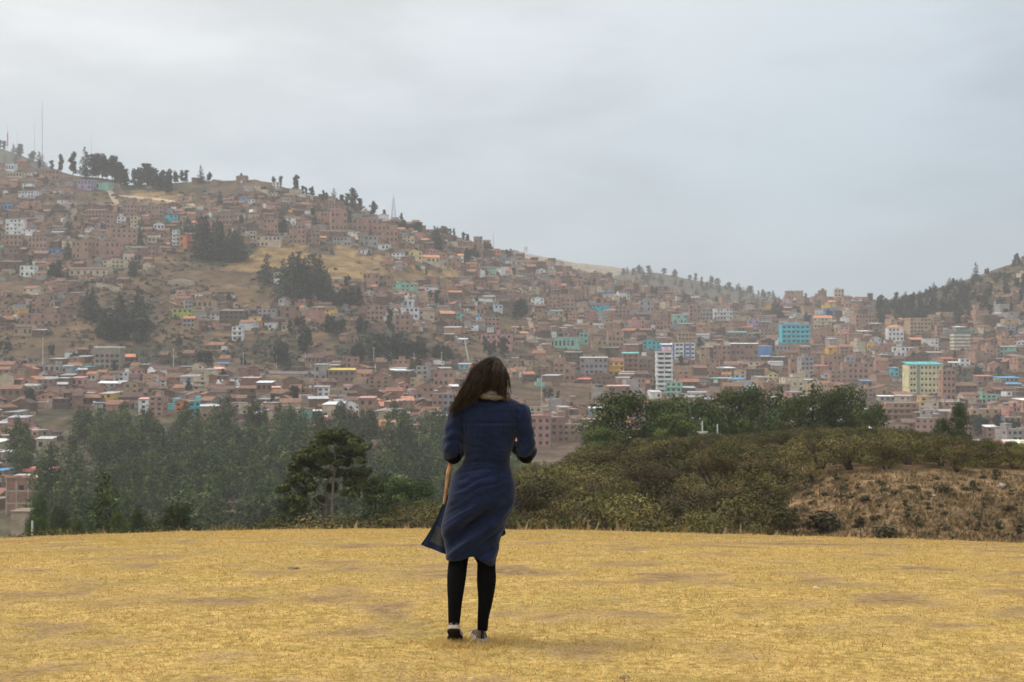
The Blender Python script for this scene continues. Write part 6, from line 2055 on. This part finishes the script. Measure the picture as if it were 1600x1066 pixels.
    # wind-blown front panel showing its grey inner side
    def sheet(mbx, A, B, n, k, yfun, border=None, th=.0035, m_in=1, m_out=0):
        P = []
        for i in range(n + 1):
            a = crom(A, 8); c = crom(B, 8)
            t1 = i / n
            pa = a[min(int(t1 * (len(a) - 1) + .5), len(a) - 1)]; pc = c[min(int(t1 * (len(c) - 1) + .5), len(c) - 1)]
            for j in range(k + 1):
                t2 = j / k
                u = pa[0] * (1 - t2) + pc[0] * t2; v = pa[1] * (1 - t2) + pc[1] * t2
                P.append(PQ(u, v, yfun(t1, t2)))
        W_ = k + 1
        vsx = [tuple(q) for q in P] + [(q.x, q.y + th, q.z) for q in P]
        N0 = len(P)
        fsx, msx = [], []
        for i in range(n):
            for j in range(k):
                q = (i * W_ + j, i * W_ + j + 1, (i + 1) * W_ + j + 1, (i + 1) * W_ + j)
                bd = border and (j >= k - border or i >= n - border - 1 or i < n * .34)
                fsx.append(q); msx.append(0 if i < n * .52 or bd else m_in)
                fsx.append(tuple(x + N0 for x in reversed(q))); msx.append(m_out)
        for i in range(n): fsx.append((i * W_ + k, (i + 1) * W_ + k, (i + 1) * W_ + k + N0, i * W_ + k + N0)); msx.append(2)
        for j in range(k): fsx.append((n * W_ + j, n * W_ + j + N0, n * W_ + j + 1 + N0, n * W_ + j + 1)); msx.append(2)
        bb = len(mbx.m); mbx.mesh(vsx, fsx); mbx.m[bb:] = msx
    sheet(m, [(706, 768), (703, 800), (698, 830), (699, 852), (701, 869)], [(700, 773), (690, 792), (679, 817), (667, 838), (656, 854)], 24, 14,
          lambda a, b_: .035 + .05 * b_ * a - .022 * math.sin(b_ * 3.1) * a + .010 * math.sin(b_ * 9 + a * 3) * a, 3)
    sheet(m, [(779, 822), (778, 832), (777, 843)], [(786, 823), (790, 836), (781, 842)], 8, 6, lambda a, b_: .05 + .01 * b_, 1)
    sheet(m, [(737, 862), (738, 868), (741, 873)], [(750, 862), (750, 876), (747, 884)], 8, 6, lambda a, b_: .02 + .01 * b_, 1)
    # sleeves
    for sx, pp, rp in ((-1, [(730, 640, .0), (719, 647, -.005), (712, 664, -.01), (708.5, 684, -.012), (706.5, 700, -.008), (706.5, 709, .03), (711, 709, .09)], [11, 14.5, 15, 15.2, 15.6, 15, 13.5]),
                       (1, [(804, 640, .0), (813, 647, -.005), (817.5, 664, -.01), (821, 684, -.012), (822.5, 700, -.008), (822.5, 709, .03), (817, 708, .09)], [11, 14.5, 14.5, 14.5, 15.2, 14.5, 13])):
        P = crom([tuple(PQ(*q)) + (r_ * s,) for q, r_ in zip(pp, rp)], 12)
        n, NS = len(P), 48
        vv, ff = [], []
        for i, q in enumerate(P):
            p = Vector(q[:3]); dd = (Vector(P[min(i + 1, n - 1)][:3]) - Vector(P[max(i - 1, 0)][:3])).normalized()
            ax = Vector((1, 0, 0)); ax = (ax - dd * ax.dot(dd)).normalized(); bx = dd.cross(ax)
            tt = i / (n - 1)
            for k in range(NS):
                ph = 6.28318530718 * k / NS
                w = q[3]
                w += .0042 * math.sin(tt * 42 + 2.2 * math.sin(ph * 2 + sx)) * (.4 + .6 * math.exp(-((tt - .62) / .25) ** 2))
                w += .0030 * math.sin(ph * 9 + 1.5 * math.sin(tt * 7)) * (math.exp(-(tt / .18) ** 2) + math.exp(-((tt - .95) / .15) ** 2))
                w += .006 * mnoise.noise(Vector((math.cos(ph) * 1.5, math.sin(ph) * 1.5 + sx * 5, tt * 9)))
                w += .004 * math.exp(-((tt - .16) / .08) ** 2)
                vv.append(tuple(p + (ax * math.cos(ph) + bx * math.sin(ph)) * w))
        for i in range(n - 1):
            for k in range(NS):
                ff.append((i * NS + k, i * NS + (k + 1) % NS, (i + 1) * NS + (k + 1) % NS, (i + 1) * NS + k))
        base = len(m.m); m.mesh(vv, ff)
        for i in range(base + (n - 5) * NS, base + (n - 3) * NS): m.m[i] = 2
    m.build('dress', [M_DENIM, M_LINING, M_TRIM], T, True)

    # ---- scarf
    m = MB(); NS = 72
    for (cv, tilt, ru, rd, rad, ph0, yo) in ((622, -1.5, 25, .072, .0165, 0, -.002), (617, 1.0, 23.5, .066, .0155, 1.0, .0), (612.5, 2.0, 20, .060, .0125, 2.2, .006), (608.5, 2.5, 16, .056, .0085, .7, .012)):
        P = []
        for k in range(NS + 1):
            a = 6.28318 * k / NS
            P.append(PQ(769 + ru * math.cos(a), cv - tilt * math.cos(a) + (-3.2 if cv < 620 else -2.6) * max(0, -math.sin(a)) + 1.2 * math.sin(a * 3 + ph0) + (5 * max(0, math.sin(a))), yo + rd * math.sin(a)))
        m.tube([tuple(q) for q in P], [rad * (1 + .16 * math.sin(k * .7 + ph0) + .10 * math.sin(k * 1.9)) for k in range(NS + 1)], 10, 0, (.165, .135, .10) if cv != 612.5 else (.22, .175, .12), False)
    sc = m.build('scarf', attr_mat('beige_scarf', .9, .15, .25, 25, 90), T, True)
    m = MB(); P = [tuple(PQ(u, v, y)) for u, v, y in ((777, 609.5, -.052), (783, 612.5, -.056), (789, 618, -.050), (793, 625, -.035), (794, 632, -.01))]
    m.tube(crom(P, 4), .0036, 6, 0, (.62, .46, .24)); m.build('trim', M_METAL, sc, True)

    # ---- hair: scalp cap and some two thousand strands
    rr = random.Random(17)
    hm = MB()
    hcol = [(.036, .022, .012), (.021, .013, .008), (.064, .039, .021), (.012, .008, .006), (.110, .070, .038)]
    capc = (.014, .008, .005)
    # cap: everything of the skull except the face
    vsx, fsx = [], []
    n, kk = 28, 14
    for a in range(kk + 1):
        th = math.pi / 2 - (math.pi * .74) * a / kk
        for b_ in range(n):
            ph = 6.28318 * b_ / n
            p = Vector((math.cos(ph) * math.cos(th) * .081, math.sin(ph) * math.cos(th) * .100, math.sin(th) * .108))
            if p.y > .035 and p.z < .055: p.y = .035
            vsx.append(tuple(hc + hd @ p))
    for a in range(kk):
        for b_ in range(n):
            fsx.append((a * n + b_, (a + 1) * n + b_, (a + 1) * n + (b_ + 1) % n, a * n + (b_ + 1) % n))
    hm.mesh(vsx, fsx, 0, capc)
    def bez(P, t):
        q = [Vector(x) for x in P]
        while len(q) > 1: q = [q[i].lerp(q[i + 1], t) for i in range(len(q) - 1)]
        return q[0]
    def strand(P, r, col, n=13, wob=.003):
        pts = [bez(P, i / (n - 1)) for i in range(n)]
        o1 = rr.random() * 50
        pts = [p + Vector((mnoise.noise(Vector((i * .35, o1, 0))), mnoise.noise(Vector((i * .35, o1, 9))) * .6, mnoise.noise(Vector((i * .35, o1, 5))))) * wob * (i / n) * 3.4 for i, p in enumerate(pts)]
        hm.tube([tuple(p) for p in pts], [r * (1 - .75 * (i / (n - 1)) ** 2) for i in range(n)], 3, 0, col, False)
    for i in range(2300):
        # root on the crown, parted slightly left of the middle, seen from behind
        ph = rr.uniform(math.pi * .92, math.pi * 2.08); th = rr.uniform(.05, 1.45) if rr.random() < .7 else rr.uniform(-.25, .5)
        root = hc + hd @ Vector((math.cos(ph) * math.cos(th) * .080, math.sin(ph) * math.cos(th) * .098, math.sin(th) * .106))
        c = hcol[min(int(abs(rr.gauss(0, 1.1) + 3.2 * mnoise.noise(Vector((ph * 3.0, th * 2.0, .5))))), 4)]; q = rr.uniform(.7, 1.35); c = tuple(x * q for x in c)
        ru = root.x / s + 750
        u_n = (ru - 742) / 54.0 + rr.gauss(0, .10)
        if u_n < .62:
            # swept to the left by the wind
            f = rr.random()
            tip_u = 701 + 40 * f ** 1.1 + rr.gauss(0, 3); tip_v = 648 - 24 * f + rr.gauss(0, 4)
            ln = rr.uniform(.8, 1.0) if rr.random() < .34 else rr.uniform(.05, .65)
            side_u = 734 + 29 * f + rr.gauss(0, 2.2); 
            p1 = PQ(min(ru, 768) - 15 + rr.gauss(0, 3), 572 + rr.gauss(0, 5), -.088 + rr.gauss(0, .012))
            p2 = PQ(side_u, 600 + rr.gauss(0, 4), -.105 + rr.gauss(0, .012))
            p3 = PQ(720 + 27 * f, 618 + rr.gauss(0, 3), -.10 + rr.gauss(0, .015))
            tip = PQ(tip_u, tip_v, -.075 + rr.gauss(0, .025))
            tip = p3.lerp(tip, ln)
            strand([root, p1, p2, p3, tip], rr.uniform(.0011, .0024), c, 16, .0075)
        else:
            tip_v = rr.uniform(602, 629)
            u_e = np.interp(u_n, [.55, 1.1], [766, 796]) + rr.gauss(0, 1.6)
            if u_e < 786: tip_v = min(tip_v, 609 + max(0, u_e - 774) * .9 + rr.gauss(0, 1))
            p1 = PQ(min(ru + 3, 794), 572, -.088 + rr.gauss(0, .008)); p2 = PQ(u_e + 1, 596, -.085 + rr.gauss(0, .01))
            strand([root, p1, p2, PQ(u_e + rr.gauss(0, 1), tip_v, -.075 + rr.gauss(0, .012))], rr.uniform(.0011, .0023), c, 12, .005)
    for i in range(650):   # nape: hair falling over the back of the neck to the scarf
        ph = rr.uniform(math.pi * 1.2, math.pi * 1.8); th = rr.uniform(-.3, 1.2)
        root = hc + hd @ Vector((math.cos(ph) * math.cos(th) * .080, math.sin(ph) * math.cos(th) * .098, math.sin(th) * .106))
        c = hcol[min(int(abs(rr.gauss(0, 1.1))), 4)]; ue = rr.uniform(746, 786)
        strand([root, PQ((root.x / s + 750 + ue) / 2, 578, -.086), PQ(ue, 592, -.082), PQ(ue - 3, np.interp(ue, [746, 770, 786], [618, 606, 610]) + rr.gauss(0, 2.5), -.070 + rr.gauss(0, .008))], rr.uniform(.0012, .0022), c, 10, .004)
    for i in range(260):   # loose flyaway strands
        f = rr.random()
        root = PQ(740 + 12 * rr.random(), 566 + 35 * rr.random(), -.06)
        a = rr.uniform(0, 1)
        tip = PQ(703 + 26 * a + rr.gauss(0, 4), 646 - 40 * a + rr.gauss(0, 8), -.06 + rr.gauss(0, .04))
        mid = root.lerp(tip, .5) + Vector((rr.gauss(-.01, .012), 0, rr.gauss(-.01, .016)))
        strand([root, root + Vector((-.02, -.02, -.03)), mid, tip], .0008, hcol[rr.randrange(5)], 12, .010)
    M_HAIR = attr_mat('brown_hair', .6, .18, .12, 30, 120)
    hm.build('hair', M_HAIR, T, True)

    # ---- shoes
    M_UP = simple('grey_brown_canvas', (0.115, 0.080, 0.065), .9, .2, .25, 60, .001)
    M_RIM = simple('off_white_rubber', (0.38, 0.33, 0.27), .7, .3, .18, 40)
    M_OUT = simple('black_outsole', (0.018, 0.016, 0.015), .85, .2, .3, 60, .001)
    def outline(t, sx):
        """half widths of the sole at length fraction t"""
        w = np.interp(t, [0, .04, .12, .3, .5, .7, .85, .95, 1], [.012, .027, .034, .033, .033, .043, .041, .026, .006])
        c = np.interp(t, [0, .3, .6, 1], [0, .002, -.006, .004]) * sx
        return c - w, c + w
    def make_shoe(loc, pitch, yaw, sx):
        sh = MB(); Ln = .250; n = 26
        M4 = Matrix.Translation(Vector(loc)) @ Matrix.Rotation(yaw, 4, 'Z') @ Matrix.Translation((0, .19, 0)) @ Matrix.Rotation(pitch, 4, 'X') @ Matrix.Translation((0, -.19, 0))
        tf = lambda p: tuple(M4 @ Vector(p))
        K = 11; vs, fs = [], []
        for i in range(n + 1):
            t_ = i / n; a, c = outline(t_, sx); y = t_ * Ln
            top = np.interp(t_, [0, .02, .15, .36, .5, .75, .95, 1], [.052, .066, .072, .074, .062, .046, .030, .016])
            for k in range(K):
                ph = math.pi * k / (K - 1)
                xx = (a + c) / 2 - math.cos(ph) * (c - a) / 2 * .95 * (1 - .18 * math.sin(ph))
                vs.append(tf((xx, y + (.006 if i == 0 else 0) * math.sin(ph), .02 + math.sin(ph) ** .6 * (top - .02))))
        for i in range(n):
            for k in range(K - 1): fs.append((i * K + k, i * K + k + 1, (i + 1) * K + k + 1, (i + 1) * K + k))
        fs.append(tuple(range(K - 1, -1, -1))); fs.append(tuple(n * K + k for k in range(K)))
        sh.mesh(vs, fs); o = sh.build('shoe', M_UP, T, True)
        def slab(nm, z0, z1, grow, material, par):
            q = MB(); vs, fs = [], []
            for z in (z0, z1):
                for i in range(n + 1):
                    a, c = outline(i / n, sx); vs.append(tf((a - grow, i / n * (Ln + 2 * grow) - grow, z)))
                for i in range(n, -1, -1):
                    a, c = outline(i / n, sx); vs.append(tf((c + grow, i / n * (Ln + 2 * grow) - grow, z)))
            N_ = 2 * (n + 1)
            fs = [tuple(range(N_ - 1, -1, -1)), tuple(range(N_, 2 * N_))] + [(i, (i + 1) % N_, (i + 1) % N_ + N_, i + N_) for i in range(N_)]
            q.mesh(vs, fs); return q.build(nm, material, par)
        slab('sole_rim', .0055, .026, .004, M_RIM, o)
        slab('outsole', -.001, .005, .0015, M_OUT, o)
        q = MB()
        q.mesh([tf(p) for p in ((-.008, -.0055, .027), (.008, -.0055, .027), (.007, -.001, .066), (-.007, -.001, .066), (-.008, .01, .027), (.008, .01, .027), (.007, .012, .069), (-.007, .012, .069))],
               [(0, 1, 2, 3), (7, 6, 5, 4), (3, 2, 6, 7), (1, 5, 6, 2), (0, 3, 7, 4)])
        q.build('heel_strip', M_BLACKKNIT, o)
    make_shoe((PQ(754, 1003).x, -.050, .0015), 0.0, math.radians(9), 1)
    make_shoe((PQ(710.3, 1003).x, -.125, .004), math.radians(-27), math.radians(1), -1)
    return T
WOMAN = make_woman()

# tan strip hanging below the crook of her left elbow
def tan_strip():
    o0 = Vector(WOMAN_LOC)
    P = crom([tuple(PQ(u, v, y)) for u, v, y in ((705, 716, .035), (703, 728, .03), (699.8, 742, .025), (698.3, 757, .02), (696, 772, .02), (693.5, 789, .025))], 6)
    m = MB(); vs, fs = [], []
    n = len(P)
    for i, p in enumerate(P):
        t = i / (n - 1); w = np.interp(t, [0, .3, .6, 1], [3.6, 3.8, 3.0, 2.2]) * PS; th = .006
        for (a, b) in ((-w, -.3 * th), (-.5 * w, -th), (.5 * w, -th), (w, -.3 * th), (.5 * w, th), (-.5 * w, th)):
            vs.append((p[0] + a, p[1] + b, p[2]))
    for i in range(n - 1):
        for k in range(6): fs.append((i * 6 + k, i * 6 + (k + 1) % 6, (i + 1) * 6 + (k + 1) % 6, (i + 1) * 6 + k))
    fs.append(tuple(range(5, -1, -1))); fs.append(tuple((n - 1) * 6 + k for k in range(6)))
    m.mesh(vs, fs)
    o = m.build('strap', simple('tan_leather', (0.42, 0.22, 0.10), .6, .4, .3, 30, .001), None, True)
    o.location = o0
    tag(o, 'curved tan strap hanging beside the woman\'s hip from the crook of her bent left arm', 'strap')
tan_strip()
# ------------------------------------------------------------------ haze
def build_haze():
    m = bpy.data.materials.new('haze'); m.use_nodes = True
    nd = m.node_tree.nodes; nd.clear()
    out = nd.new('ShaderNodeOutputMaterial'); pv = nd.new('ShaderNodeVolumePrincipled')
    pv.inputs['Color'].default_value = (0.96, 0.965, 0.975, 1)
    pv.inputs['Density'].default_value = HAZE
    pv.inputs['Anisotropy'].default_value = 0.0
    m.node_tree.links.new(pv.outputs[0], out.inputs['Volume'])
    m.cycles.homogeneous_volume = True
    mb = MB(); mb.box(-3400, 3400, -90, 3700, -75, 345)
    o = mb.build('haze', m)
    tag(o, 'thin grey-blue haze filling the valley', 'haze', None, 'stuff')
HAZE = 0.00018
build_haze()
